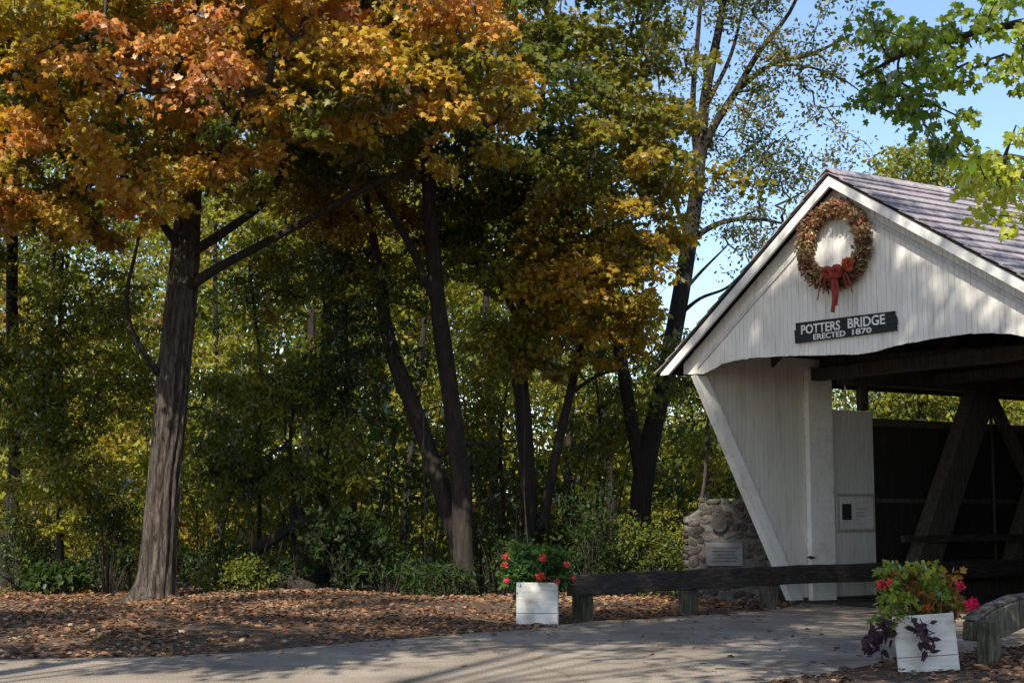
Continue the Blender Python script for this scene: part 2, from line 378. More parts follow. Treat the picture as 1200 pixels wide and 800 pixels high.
# ------------------------------------------------------------------ world, sun, camera
world = bpy.data.worlds.new('World'); sc.world = world; world.use_nodes = True
wn = world.node_tree; bg = wn.nodes['Background']
sky = wn.nodes.new('ShaderNodeTexSky'); sky.sky_type = 'NISHITA'; sky.sun_disc = False
S = Vector((-0.35, -0.94, 0)).normalized() * math.cos(math.radians(41)); S.z = math.sin(math.radians(41))
sky.sun_elevation = math.radians(41); sky.sun_rotation = math.atan2(S.x, S.y)
sky.air_density = 1.0; sky.dust_density = 0.6; sky.ozone_density = 2.2
wn.links.new(sky.outputs[0], bg.inputs['Color']); bg.inputs['Strength'].default_value = 0.105
sun = bpy.data.lights.new('sun', 'SUN'); sun.energy = 4.1; sun.angle = math.radians(0.53); sun.color = (1.0, 0.93, 0.82)
so = bpy.data.objects.new('sun', sun); COL.objects.link(so); so.rotation_euler = S.to_track_quat('Z', 'Y').to_euler()
cam = bpy.data.cameras.new('camera'); co = bpy.data.objects.new('camera', cam); COL.objects.link(co)
cam.sensor_fit = 'HORIZONTAL'; cam.sensor_width = 36; cam.lens = F / 1200 * 36; cam.clip_end = 2000
co.location = (0, 0, H); co.rotation_euler = (math.pi / 2 + PIT, 0, 0); sc.camera = co
sc.view_settings.view_transform = 'Standard'; sc.view_settings.look = 'None'; sc.view_settings.gamma = 1; sc.view_settings.use_curve_mapping = False
sc.view_settings.exposure = 1.0
try:
    sc.cycles.use_denoising = True; sc.cycles.max_bounces = 8; sc.cycles.diffuse_bounces = 5; sc.cycles.glossy_bounces = 2; sc.cycles.transmission_bounces = 5
    sc.cycles.sample_clamp_indirect = 6
except Exception: pass

# ------------------------------------------------------------------ ground and road
def rough_line(P, step=0.4, amp=0.07):
    out = []
    for a, b in zip(P[:-1], P[1:]):
        a = np.array(a, float); b = np.array(b, float); n = max(1, int(np.linalg.norm(b - a) / step))
        for k in range(n): out.append(a + (b - a) * k / n)
    out.append(np.array(P[-1], float)); out = np.array(out)
    o3 = np.column_stack([out, np.zeros(len(out))])
    out = out + amp * np.column_stack([field(o3, 0.35, 0), field(o3, 0.35, 1)]) ; return out
def bxy(r, a): p = BO + RX * r + AX * a; return (p[0], p[1])
left_edge = [(-60, 12.0), (-14, 15.4), (-5.6, 16.7), (-3.9, 16.95), (-2.8, 17.7), (-1.6, 19.2), (0, 20.7), (1.0, 22.0), (2.2, 23.2), (3.4, 24.2), (4.4, 25.1), bxy(0.3, 2.2)]
right_edge = [bxy(6.8, 2.2), (9.0, 21.0), (7.0, 19.0), (5.0, 17.2), (4.1, 16.35), (3.3, 15.4), (2.6, 14.6), (1.4, 13.3), (-2.0, 11.3), (-8, 9.2), (-60, 2.5)]
le = rough_line(left_edge); re = rough_line(right_edge)
road_poly = np.vstack([le, re])
def in_poly(P, poly):
    x, y = P[:, 0], P[:, 1]; ins = np.zeros(len(P), bool); a = poly; b = np.roll(poly, -1, 0)
    for (x0, y0), (x1, y1) in zip(a, b):
        c = (y0 > y) != (y1 > y)
        if c.any():
            xi = (x1 - x0) * (y - y0) / (y1 - y0 + 1e-12) + x0; ins ^= c & (x < xi)
    return ins
def dist_poly(P, poly):
    d = np.full(len(P), 1e9); a = poly; b = np.roll(poly, -1, 0)
    for p, q in zip(a, b):
        v = q - p; t = np.clip(((P - p) @ v) / (v @ v + 1e-9), 0, 1)
        d = np.minimum(d, np.hypot(*(P - p - t[:, None] * v).T))
    return d
coarse_poly = np.array(left_edge + right_edge, float)
def ground_z(P):
    P = np.asarray(P, float)[:, :2]
    ins = in_poly(P, coarse_poly); d = dist_poly(P, coarse_poly); d[ins] = 0
    o3 = np.column_stack([P, np.zeros(len(P))])
    r = (P - BO[None, :2]); rr = r @ RX[:2]; aa = r @ AX[:2]
    br = (rr > -1.2) & (rr < 8.2) & (aa > 1.0)
    m = np.clip((d - 0.4) / 2.5, 0, 1); m = m * m * (3 - 2 * m)
    z = -0.007 + m * (0.07 + 0.06 * field(o3, 2.2, 0) + 0.02 * field(o3, 0.6, 1))
    z[br] = -0.06; return z
gx = np.concatenate([[-900, -400, -150, -80, -50], np.arange(-32, 32.1, 0.8), [50, 80, 150, 400, 900]])
gy = np.concatenate([[-900, -300, -100, -40], np.arange(-16, 72, 0.8), [90, 130, 220, 500, 1400]])
GX, GY = np.meshgrid(gx, gy); gp = np.column_stack([GX.ravel(), GY.ravel()])
gz = ground_z(gp); nx = len(gx)
gf = [(j * nx + i, j * nx + i + 1, (j + 1) * nx + i + 1, (j + 1) * nx + i) for j in range(len(gy) - 1) for i in range(nx - 1)]
me = bpy.data.meshes.new('ground'); me.from_pydata(np.column_stack([gp, gz]).tolist(), [], gf); me.update()
me.polygons.foreach_set('use_smooth', [True] * len(me.polygons))
M['forest_floor'] = noise_mat('forest_floor', [(0.25, (0.030, 0.020, 0.012)), (0.5, (0.085, 0.055, 0.034)), (0.75, (0.15, 0.10, 0.06))], (1, 1, 1), 9, 10, 1.0, 0.9, 0.04)
tag(link('ground', me, M['forest_floor']), kind='structure')

m, nt, b = mat('worn_asphalt'); M['road'] = m
tc = N(nt, 'ShaderNodeTexCoord')
n1 = N(nt, 'ShaderNodeTexNoise'); n1.inputs['Scale'].default_value = 0.8; n1.inputs['Detail'].default_value = 8; n1.inputs['Roughness'].default_value = 0.6
n2 = N(nt, 'ShaderNodeTexNoise'); n2.inputs['Scale'].default_value = 55; n2.inputs['Detail'].default_value = 4
n3 = N(nt, 'ShaderNodeTexVoronoi', feature='DISTANCE_TO_EDGE'); n3.inputs['Scale'].default_value = 0.55
nw = N(nt, 'ShaderNodeTexNoise'); nw.inputs['Scale'].default_value = 1.6; nw.inputs['Detail'].default_value = 5
wm = N(nt, 'ShaderNodeMix', data_type='RGBA'); wm.inputs['Factor'].default_value = 0.35
for n_ in (n1, n2, nw): L(nt, tc.outputs['Object'], n_.inputs['Vector'])
L(nt, tc.outputs['Object'], wm.inputs['A']); L(nt, nw.outputs['Color'], wm.inputs['B']); L(nt, wm.outputs['Result'], n3.inputs['Vector'])
r1 = ramp(nt, [(0.3, (0.165, 0.134, 0.10)), (0.5, (0.265, 0.218, 0.166)), (0.72, (0.35, 0.295, 0.23))]); L(nt, n1.outputs['Fac'], r1.inputs['Fac'])
r2 = ramp(nt, [(0.32, (0.4, 0.4, 0.4)), (0.5, (0.95, 0.95, 0.95)), (0.7, (1.35, 1.33, 1.3))]); L(nt, n2.outputs['Fac'], r2.inputs['Fac'])
r3 = ramp(nt, [(0.0, (0.45, 0.45, 0.45)), (0.012, (1, 1, 1))]); L(nt, n3.outputs['Distance'], r3.inputs['Fac'])
x1 = N(nt, 'ShaderNodeMix', data_type='RGBA', blend_type='MULTIPLY'); x1.inputs['Factor'].default_value = 1
x2 = N(nt, 'ShaderNodeMix', data_type='RGBA', blend_type='MULTIPLY'); x2.inputs['Factor'].default_value = 0.6
L(nt, r1.outputs[0], x1.inputs['A']); L(nt, r2.outputs[0], x1.inputs['B']); L(nt, x1.outputs['Result'], x2.inputs['A']); L(nt, r3.outputs[0], x2.inputs['B'])
L(nt, x2.outputs['Result'], b.inputs['Base Color']); b.inputs['Roughness'].default_value = 0.92; b.inputs['Specular IOR Level'].default_value = 0.25
bp = N(nt, 'ShaderNodeBump'); bp.inputs['Strength'].default_value = 0.5; bp.inputs['Distance'].default_value = 0.008; L(nt, n2.outputs['Fac'], bp.inputs['Height']); L(nt, bp.outputs[0], b.inputs['Normal'])
bm = bmesh.new(); vs = [bm.verts.new((p[0], p[1], 0.0)) for p in road_poly]; fc = bm.faces.new(vs)
bmesh.ops.triangulate(bm, faces=[fc]); bmesh.ops.recalc_face_normals(bm, faces=bm.faces)
me = bpy.data.meshes.new('road'); bm.to_mesh(me); bm.free()
if me.polygons[0].normal.z < 0: me.flip_normals()
tag(link('road', me, M['road']), kind='structure')

# fallen leaves: thick on the verges, thin on the road
LIT = [(0.07, 0.036, 0.02), (0.12, 0.06, 0.032), (0.17, 0.085, 0.045), (0.23, 0.13, 0.075), (0.29, 0.14, 0.06), (0.17, 0.115, 0.075), (0.36, 0.25, 0.15)]
def litter(n, xr, yr, dens):
    P = np.column_stack([RNG.uniform(*xr, n), RNG.uniform(*yr, n)])
    return P[RNG.uniform(0, 1, n) < dens(P)]
def dens_a(P):
    ins = in_poly(P, road_poly); d = dist_poly(P, coarse_poly); o3 = np.column_stack([P, np.zeros(len(P))])
    w = np.where(ins, 0.30 * np.exp(-d / 0.35) + 0.022, 1.0) * np.clip(0.72 + 0.35 * field(o3, 1.1, 2) + 0.2 * field(o3, 0.4, 0), 0.15, 1)
    r = P - BO[None, :2]; rr = r @ RX[:2]; aa = r @ AX[:2]
    w[(rr > -0.1) & (rr < 7.3) & (aa > 1.9)] *= 0.03
    return w
P = np.vstack([litter(58000, (-12.5, 6.5), (15.5, 30.5), dens_a), litter(12000, (2.0, 10.0), (13.0, 21.5), dens_a), litter(4200, (-14, 10), (30, 40), dens_a)])
n = len(P); ins = in_poly(P, road_poly)
z = np.where(ins, 0.004, np.maximum(ground_z(P), -0.015)) + RNG.uniform(0, 1, n) ** 2 * np.where(ins, 0.012, 0.05)
th = RNG.uniform(0, 2 * np.pi, n)
nr = RNG.normal(size=(n, 3)) * np.where(ins, 0.2, 0.42)[:, None]; nr[:, 2] = 1
ax = np.column_stack([np.cos(th), np.sin(th), RNG.normal(size=n) * 0.2])
cl = palette(LIT, np.clip(RNG.uniform(0, 1, n) * 0.85 + 0.12 * (1 + field(np.column_stack([P, np.zeros(n)]), 1.6, 1)), 0, 1)) * RNG.uniform(0.7, 1.35, n)[:, None]
tag(link('fallen_leaves', leaf_mesh('fallen_leaves', np.column_stack([P, z]), nr, ax, RNG.uniform(0.05, 0.105, n), cl, LOBE), M['dryleaf']), kind='stuff')

# ------------------------------------------------------------------ covered bridge
BR = empty('covered_bridge', BO, -PHI, 'white wooden covered bridge with dark shingled gable roof and open portal', 'bridge')
LEN = 46.0
tipL = bloc(774, 438, a=-0.25); pk = bloc(971, 206, a=-0.25); rt = bloc(1200, 329, a=-0.25)
sR = (rt[2] - pk[2]) / (rt[0] - pk[0]); sL = (pk[2] - tipL[2]) / (pk[0] - tipL[0])
def roofz(r): return pk[2] + (r - pk[0]) * (sR if r > pk[0] else sL)
RR = 7.95; RL = tipL[0]
BWD = 0.155
for (ra, rb) in ((RL, pk[0]), (pk[0], RR)):
    mb = MB(); bd = BWD * 1.08
    if ra == RL: mb.prism([(ra, roofz(ra)), (rb, roofz(rb)), (rb, roofz(rb) - bd), (ra + (bd - 0.03) / sL, roofz(ra) - 0.03), (ra, roofz(ra) - 0.03)], 'y', -0.25, -0.205)
    else: mb.prism([(ra, roofz(ra)), (rb, roofz(rb)), (rb, roofz(rb) - bd), (ra, roofz(ra) - bd)], 'y', -0.25, -0.205)
    mb.build('barge_board', M['trim'], BR)
    mb = MB(); i0, i1 = ra, rb
    if ra == RL: i0 = 0.1
    else: i1 = 7.25
    mb.prism([(i0, roofz(i0) - 0.36), (i1, roofz(i1) - 0.36), (i1, roofz(i1) - 0.44), (i0, roofz(i0) - 0.44)], 'y', -0.022, -0.002)
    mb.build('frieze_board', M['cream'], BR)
# gable siding: separate boards with ragged lower ends
AR = [(-0.31, 4.03), (0.22, 3.99), (0.45, 4.04), (0.70, 4.13), (1.1, 4.16), (1.46, 4.165), (2.28, 4.127), (3.1, 4.068), (3.94, 4.01), (4.2, 4.025), (4.67, 4.078), (5.2, 4.105), (5.72, 4.122), (6.2, 4.11), (6.45, 4.08), (6.78, 4.03), (6.95, 3.98), (7.1, 3.965), (7.31, 3.96)]
ax_, az_ = zip(*AR)
mb = MB(); r = -0.305
while r < 7.3:
    w = RNG.uniform(0.088, 0.108); r1 = min(r + w, 7.302); j = RNG.normal() * 0.003; dy = RNG.uniform(0, 0.006)
    g0, g1 = r + 0.003, r1 - 0.003
    top = [(g1, roofz(g1) - 0.06)] + ([(pk[0], roofz(pk[0]) - 0.06)] if g0 < pk[0] < g1 else []) + [(g0, roofz(g0) - 0.06)]
    mb.prism([(g0, np.interp(g0, ax_, az_) + j), (g1, np.interp(g1, ax_, az_) + j)] + top, 'y', 0.0 + dy, 0.028 + dy)
    r = r1
mb.build('gable_siding', M['white'], BR)
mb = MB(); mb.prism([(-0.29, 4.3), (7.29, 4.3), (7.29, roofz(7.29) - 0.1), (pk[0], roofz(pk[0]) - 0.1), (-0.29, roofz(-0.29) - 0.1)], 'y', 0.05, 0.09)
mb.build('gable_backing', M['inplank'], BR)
# roof: overlapping courses of shingles
def slope(name, ra, rb):
    za, zb = roofz(ra) + 0.015, roofz(rb) + 0.015; ln = math.hypot(rb - ra, zb - za); dr = (rb - ra) / ln; dz = (zb - za) / ln
    nxr, nz = (-dz, dr) if dr > 0 else (dz, -dr)
    mb = MB()
    d = 0.028
    mb.prism([(ra, za), (rb + dr * 0.03, zb + dz * 0.03), (rb + dr * 0.03 + nxr * d, zb + dz * 0.03 + nz * d), (ra, za + d)], 'y', -0.27, LEN, 1)
    nc = 15; st = (ln + 0.06) / nc
    for k in range(nc):
        a = -0.29 - RNG.uniform(0, 0.5); 
        while a < LEN:
            wl = RNG.uniform(0.7, 1.3) if a < 16 else 4.0
            a0, a1 = max(a, -0.29), min(a + wl - 0.006, LEN); lift = RNG.uniform(0, 0.012)
            s0 = k * st - 0.05 if k else 0.0; s1 = (k + 1) * st + 0.02 + RNG.normal() * 0.006
            q = []
            for s_, h0, h1 in ((s0, d + 0.001, d + 0.010), (s1, d + 0.016 + lift, d + 0.042 + lift)):
                q.append((ra + dr * s_ + nxr * h0, za + dz * s_ + nz * h0)); q.append((ra + dr * s_ + nxr * h1, za + dz * s_ + nz * h1))
            if a1 > a0 + 0.02: mb.prism([q[0], q[2], q[3], q[1]], 'y', a0, a1, 0)
            a += wl
    return mb.build(name, [M['roof'], M['inplank']], BR)
slope('roof', pk[0], RR); slope('roof', pk[0], RL)
mb = MB(); zc = roofz(pk[0]) + 0.085
mb.prism([(pk[0] - 0.16, zc - 0.085), (pk[0], zc + 0.02), (pk[0] + 0.16, zc - 0.085), (pk[0] + 0.16, zc - 0.06), (pk[0], zc + 0.05), (pk[0] - 0.16, zc - 0.06)], 'y', -0.30, LEN)
mb.build('ridge_cap', M['roof'], BR)
# side wings (the overhang's slanting walls), corner posts, end panels; right side mirrored
def boards(mb, a0, a1, zlo, zhi, r0, r1, w=0.105):
    a = a0
    while a < a1 - 0.01:
        b_ = min(a + w * RNG.uniform(0.92, 1.08), a1); dy = RNG.uniform(0, 0.005)
        g0, g1 = a + 0.003, b_ - 0.003
        mb.prism([(g0, zlo(g0)), (g1, zlo(g1)), (g1, zhi), (g0, zhi)], 'x', r0 + dy, r1 + dy); a = b_
DG = 2.16 / 3.99
def diag_z(a): return max(0.06, (2.30 - a) / DG + 0.0) if a < 2.30 else 0.06
for side in (0, 1):
    X = (lambda r: r) if side == 0 else (lambda r: 7.0 - r)
    def bx(mb, r0, r1, *k): q = sorted((X(r0), X(r1))); return mb.box(q[0], q[1], *k)
    q = sorted((X(-0.10), X(-0.07)))
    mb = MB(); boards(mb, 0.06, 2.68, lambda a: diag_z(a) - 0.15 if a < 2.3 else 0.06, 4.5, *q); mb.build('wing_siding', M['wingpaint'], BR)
    mb = MB(); q = sorted((X(-0.11), X(0.045)))
    mb.prism([(0.0, 3.985), (0.255, 3.985), (2.46, 0.02), (2.16, 0.02)], 'x', *q); mb.build('wing_edge_board', M['trim'], BR, bevel=0.006)
    mb = MB(); bx(mb, -0.06, 0.055, 2.67, 3.285, 0.0, 4.25); mb.build('corner_post', M['trim'], BR, bevel=0.008)
    mb = MB(); bx(mb, -0.04, 0.05, 2.62, 2.98, 4.26, 4.42); bx(mb, -0.04, 0.06, 2.64, 2.68, 4.20, 4.26); mb.build('post_bracket', M['cream'], BR)
    q = sorted((X(-0.045), X(-0.015)))
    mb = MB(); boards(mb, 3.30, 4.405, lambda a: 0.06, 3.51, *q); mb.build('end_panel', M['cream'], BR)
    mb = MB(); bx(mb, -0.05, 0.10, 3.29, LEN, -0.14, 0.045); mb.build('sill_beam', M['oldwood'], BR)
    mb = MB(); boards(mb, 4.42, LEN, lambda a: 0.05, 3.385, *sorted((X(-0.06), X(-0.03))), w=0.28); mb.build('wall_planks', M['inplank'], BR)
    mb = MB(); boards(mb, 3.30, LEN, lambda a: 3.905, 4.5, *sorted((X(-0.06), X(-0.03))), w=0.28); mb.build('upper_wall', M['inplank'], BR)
    mb = MB(); bx(mb, -0.02, 0.015, 4.42, LEN, 1.78, 1.86); bx(mb, -0.02, 0.015, 4.42, LEN, 3.24, 3.37); mb.build('wall_nailer', M['inwood'], BR)
    mb = MB(); bx(mb, -0.05, 0.08, 4.02, 4.22, 3.52, 4.3); mb.build('stub_post', M['inwood'], BR, bevel=0.006)
    mb = MB(); bx(mb, 0.12, 0.52, 3.35, LEN, 3.97, 4.27); mb.build('top_chord', M['inwood'], BR)
    mb = MB(); bx(mb, 0.12, 0.52, 4.42, LEN, -0.02, 0.26); mb.build('bottom_chord', M['inwood'], BR)
    mb = MB(); bx(mb, 0.60, 0.68, 4.42, LEN, 1.05, 1.17); mb.build('hand_rail', M['oldwood'], BR)
    k = 0; a0 = 5.0; PL = 2.75
    while a0 < LEN - 4:
        rr = X(0.36); p = (rr, a0 + 0.05, 0.25); q_ = (rr, a0 + 2.1, 4.0)
        mb = MB(); mb.beam(p, q_, 0.32, 0.60, up=(0, -1, 0.5)); mb.build('truss_brace', M['inwood'], BR, bevel=0.012)
        if k > 0:
            mb = MB(); mb.beam((X(0.2), a0 + 2.3, 0.25), (X(0.2), a0 - 0.25, 4.0), 0.14, 0.24, up=(0, 1, 0.5)); mb.build('counter_brace', M['inwood'], BR)
        mb = MB(); mb.tube([(X(0.32), a0 + 2.42, -0.1), (X(0.32), a0 + 2.42, 4.3)], 0.03, 8); mb.build('iron_rod', M['metal'], BR, True)
        a0 += PL; k += 1
mb = MB(); p = bloc(990, 450, r=0.0); mb.tube([(0.02, 3.66, 3.50), (0.02, 3.66, 4.3)], 0.018, 8); mb.build('conduit', M['trim'], BR, True)
for k in range(15):
    a = 2.75 + k * 2.75
    mb = MB(); mb.box(0.0, 7.0, a, a + 0.22, 4.02 + (0.02 if k else 0.0), 4.24); mb.build('tie_beam', M['inwood'], BR, bevel=0.008)
    if k < 8:
        mb = MB(); mb.beam((0.3, a + 0.3, 4.36), (6.7, a + 2.6, 4.36), 0.14, 0.16); mb.build('sway_brace', M['inwood'], BR)
mb = MB()
for k in range(34):
    a = 0.6 + k * 1.3
    for (ra, rb) in ((RL + 0.1, pk[0]), (pk[0], RR - 0.1)): mb.beam((ra, a, roofz(ra) - 0.10), (rb, a, roofz(rb) - 0.10), 0.06, 0.16)
mb.build('rafters', M['inwood'], BR)
mb = MB()
a = 2.25
while a < LEN: mb.box(0.02, 6.98, a + 0.004, a + 0.246, -0.10, 0.004 + RNG.uniform(0, 0.006)); a += 0.25
mb.build('deck', M['oldwood'], BR)
mb = MB(); hp = bloc(949, 653, r=0.03)
mb.prism([(hp[1] - 0.12, hp[2] + 0.01), (hp[1] - 0.01, hp[2] + 0.035), (hp[1] + 0.13, hp[2]), (hp[1] + 0.01, hp[2] - 0.03)], 'x', 0.058, 0.07); mb.build('iron_strap', M['metal'], BR)

# notice box on the end panel
p0 = bloc(980, 578, r=0.03); p1 = bloc(1025, 622, r=0.03); ba0, ba1, bz0, bz1 = p0[1], p1[1], p1[2], p0[2]
def on_bridge(name, loc, label, cat):
    w = BO + RX * loc[0] + AX * loc[1]; return empty(name, (w[0], w[1], loc[2]), -PHI, label, cat)
NB = on_bridge('notice_box', (0.0, (ba0 + ba1) / 2, (bz0 + bz1) / 2), 'shallow grey wooden box with a dark square window on the bridge end panel', 'notice box')
hw, hh = (ba1 - ba0) / 2, (bz1 - bz0) / 2
mb = MB(); mb.box(0.0, 0.03, -hw, hw, -hh, hh); mb.build('back_board', M['cream'], NB, bevel=0.004)
mb = MB()
for q in ((-hw, hw, hh - 0.05, hh), (-hw, hw, -hh, -hh + 0.05), (-hw, -hw + 0.05, -hh + 0.05, hh - 0.05), (hw - 0.05, hw, -hh + 0.05, hh - 0.05)): mb.box(0.032, 0.055, *q)
mb.build('frame', M['framewood'], NB, bevel=0.003)
mb = MB(); mb.box(0.032, 0.04, -hw + 0.12, -hw + 0.38, -0.14, 0.16); mb.build('window', M['sign'], NB)
mb = MB()
for q in ((-hw + 0.09, -hw + 0.41, 0.165, 0.195), (-hw + 0.09, -hw + 0.41, -0.175, -0.145), (-hw + 0.09, -hw + 0.12, -0.145, 0.165), (-hw + 0.38, -hw + 0.41, -0.145, 0.165)): mb.box(0.032, 0.05, *q)
mb.build('window_frame', M['cream'], NB)
mb = MB()
for k in range(3): mb.box(0.031, 0.035, 0.02, 0.30 - 0.05 * (k % 2), 0.06 - k * 0.07, 0.08 - k * 0.07)
mb.build('printed_lines', M['framewood'], NB)

# sign
aS = -0.045
c1, c2, c3, c4 = [bloc(*q, a=aS) for q in ((931.2, 378.7), (932.5, 402.5), (1050, 387.5), (1048.7, 364.2))]
SO = (c1 + c2 + c3 + c4) / 4
SG = on_bridge('name_sign', SO, 'black wooden sign with white lettering under the wreath on the gable', 'sign')
def sl(p): return (p[0] - SO[0], p[2] - SO[2])
mb = MB()
tl, bl, br, tr_ = [np.array(sl(q)) for q in (c1, c2, c3, c4)]
for k in range(3):
    t0, t1 = k / 3, (k + 1) / 3 - 0.012; e0, e1 = RNG.uniform(-0.02, 0.02, 2)
    A_, B_ = tl + (bl - tl) * t0, tl + (bl - tl) * t1; C_, D_ = tr_ + (br - tr_) * t1, tr_ + (br - tr_) * t0
    n_ = 6; q = [A_ + [e0, 0], B_ + [e0, 0], C_ + [e1, 0]] + [C_ + (D_ - C_) * i / n_ + [e1 + RNG.uniform(-.02, .008), 0] for i in range(1, n_)] + [D_ + [e1, 0]]
    mb.prism([tuple(p) for p in q], 'y', 0.0, 0.035 - 0.002 * k)
mb.build('board', M['sign'], SG)
def word(txt, b0, b1, hgt, bold):
    p = np.array(sl(bloc(*b0, a=aS))); q = np.array(sl(bloc(*b1, a=aS)))
    cu = bpy.data.curves.new('lettering', 'FONT'); cu.body = txt; cu.size = 1.0; cu.extrude = 0.02; cu.offset = bold; cu.resolution_u = 4
    o = bpy.data.objects.new('tmp', cu); COL.objects.link(o)
    dg = bpy.context.evaluated_depsgraph_get(); me = bpy.data.meshes.new_from_object(o.evaluated_get(dg)); bpy.data.objects.remove(o); bpy.data.curves.remove(cu)
    v = np.empty(len(me.vertices) * 3); me.vertices.foreach_get('co', v); v = v.reshape(-1, 3)
    lo, hi = v.min(0), v.max(0); u = (v[:, 0] - lo[0]) / (hi[0] - lo[0]); w = (v[:, 1] - lo[1]) / (hi[1] - lo[1])
    d = q - p; up = np.array([-d[1], d[0]]) / np.linalg.norm(d); up = np.array([0.0, 1.0])
    xy = p + u[:, None] * d + w[:, None] * up * hgt
    nv = np.column_stack([xy[:, 0], -0.004 - v[:, 2] * 0.15, xy[:, 1]])
    me.vertices.foreach_set('co', nv.ravel()); me.flip_normals(); me.update(); link('lettering', me, M['letter'], SG)
word('POTTERS', (939.2, 392.0), (984.8, 386.2), 0.150, 0.018)
word('BRIDGE', (993.8, 385.0), (1037.5, 379.6), 0.155, 0.018)
word('ERECTED', (953.5, 398.2), (991.0, 393.6), 0.090, 0.02)
word('1870', (999.0, 392.6), (1021.5, 389.8), 0.090, 0.02)

# wreath
WC = np.array([3.55, -0.14, 5.75])
WR = on_bridge('wreath', WC, 'round autumn wreath with red bow on the white gable', 'wreath')
a1_, a2_ = 0.63, 0.575
t_ = np.linspace(0, 2 * np.pi, 41)
mb = MB(); mb.tube(np.column_stack([a1_ * np.cos(t_), 0 * t_ + 0.03, a2_ * np.sin(t_)]), 0.09, 8, cap=False); mb.build('ring', M['twig'], WR, True)
n = 4200; t = RNG.uniform(0, 2 * np.pi, n); ph = RNG.uniform(-0.35 * np.pi, 1.35 * np.pi, n); rad = RNG.uniform(0.07, 0.165, n) * (1 + 0.15 * np.sin(t * 9) * np.sin(t * 4 + 1))
cd = np.column_stack([np.cos(t), 0 * t, np.sin(t)])
off = cd * np.cos(ph)[:, None] + np.array([0, -1, 0]) * np.sin(ph)[:, None]
pos = np.column_stack([a1_ * np.cos(t), 0 * t, a2_ * np.sin(t)]) + off * rad[:, None] * 0.85
WP = [(0.17, 0.06, 0.035), (0.30, 0.14, 0.07), (0.22, 0.17, 0.07), (0.40, 0.27, 0.14), (0.29, 0.20, 0.085), (0.24, 0.085, 0.05)]
fcol = palette(WP, 0.5 + 0.5 * np.sin(t * 7 + 2 * np.sin(t * 3)) * 0.9 + RNG.normal(size=n) * 0.12) * RNG.uniform(0.6, 1.35, n)[:, None]
tan = np.column_stack([-np.sin(t), 0 * t, np.cos(t)])
link('foliage', leaf_mesh('foliage', pos, off + RNG.normal(size=(n, 3)) * 0.4, tan + off * 0.8 + RNG.normal(size=(n, 3)) * 0.7, RNG.uniform(0.04, 0.078, n), fcol, OVAL), M['dryleaf'], WR)
n = 110; q = RNG.normal(size=(n, 3)); q /= np.linalg.norm(q, axis=1)[:, None]
link('flower', leaf_mesh('flower', np.array([0.47, -0.17, -0.38]) + q * [0.10, 0.05, 0.10] * 0.5, q, q + RNG.normal(size=(n, 3)) * 0.5, RNG.uniform(0.05, 0.10, n), np.array([0.5, 0.11, 0.04]) * RNG.uniform(0.7, 1.3, n)[:, None], LOBE), M['petal'], WR)
mb = MB(); kc = np.array([0.17, -0.20, -0.49])
for s_ in (-1, 1):
    tt = np.linspace(0, 2 * np.pi, 14); lp = kc + np.column_stack([s_ * 0.08 * (1 - np.cos(tt)), 0 * tt - 0.02 * np.sin(tt), 0.06 * np.sin(tt) + s_ * 0 + 0.02 * (1 - np.cos(tt))]); mb.tube(lp, 0.052, 8)
mb.tube([kc + [0, 0, -0.05], kc + [0, -0.02, 0.05]], 0.05, 8)
def ribbon(pts, w, th=0.012):
    for p, q in zip(pts[:-1], pts[1:]): mb.beam(kc + p, kc + q, w, th, up=(0, 1, 0))
Z = lambda *p: np.array(p, float)
ribbon([Z(0, 0, 0), Z(-0.02, .02, -0.2), Z(0.02, .0, -0.4), Z(-0.04, .02, -0.60)], 0.075)
ribbon([Z(0.03, .03, 0), Z(0.07, .03, -0.25), Z(0.04, .02, -0.5)], 0.05)
for dx, ln in ((-0.36, 0.36), (-0.25, 0.28), (0.30, 0.34), (0.2, 0.26)):
    ribbon([Z(dx * 0.5, .04, 0.04), Z(dx * 0.85, .05, -0.05), Z(dx, .06, -ln * 0.6), Z(dx * 1.12, .07, -ln)], 0.022, 0.006)
mb.build('bow', M['ribbon'], WR)

# ------------------------------------------------------------------ monument of field stones
MO = empty('stone_monument', (3.98, 28.0, 0), -0.06, 'low field stone monument with grey plaque beside the bridge', 'monument')
mb = MB(); mb.prism([(-0.72, -0.05), (0.78, -0.05), (0.76, 1.58), (0.5, 1.74), (0.1, 1.80), (-0.4, 1.72), (-0.70, 1.52)], 'y', -0.24, 0.26); mb.build('core', M['mortar'], MO, bevel=0.03)
bm = bmesh.new(); cols = []
def stone(c, sx, sy, sz, colr):
    r_ = bmesh.ops.create_icosphere(bm, subdivisions=2, radius=1.0); ang = RNG.uniform(-0.5, 0.5); ca, sa = math.cos(ang), math.sin(ang)
    k = RNG.normal(size=(3, 3)) * 0.9
    for v in r_['verts']:
        p = np.array(v.co); p = np.sign(p) * np.abs(p) ** 0.75; p = p * (1 + 0.16 * np.sin(k @ p * 2.0).sum() / 2)
        x, z = p[0] * sx, p[2] * sz; v.co = (c[0] + x * ca - z * sa, c[1] + p[1] * sy, c[2] + x * sa + z * ca); cols.append(colr)
SP = [(0.05, 0.045, 0.039), (0.08, 0.071, 0.061), (0.11, 0.098, 0.083), (0.075, 0.06, 0.051), (0.125, 0.114, 0.099), (0.063, 0.062, 0.059)]
zz = 0.06
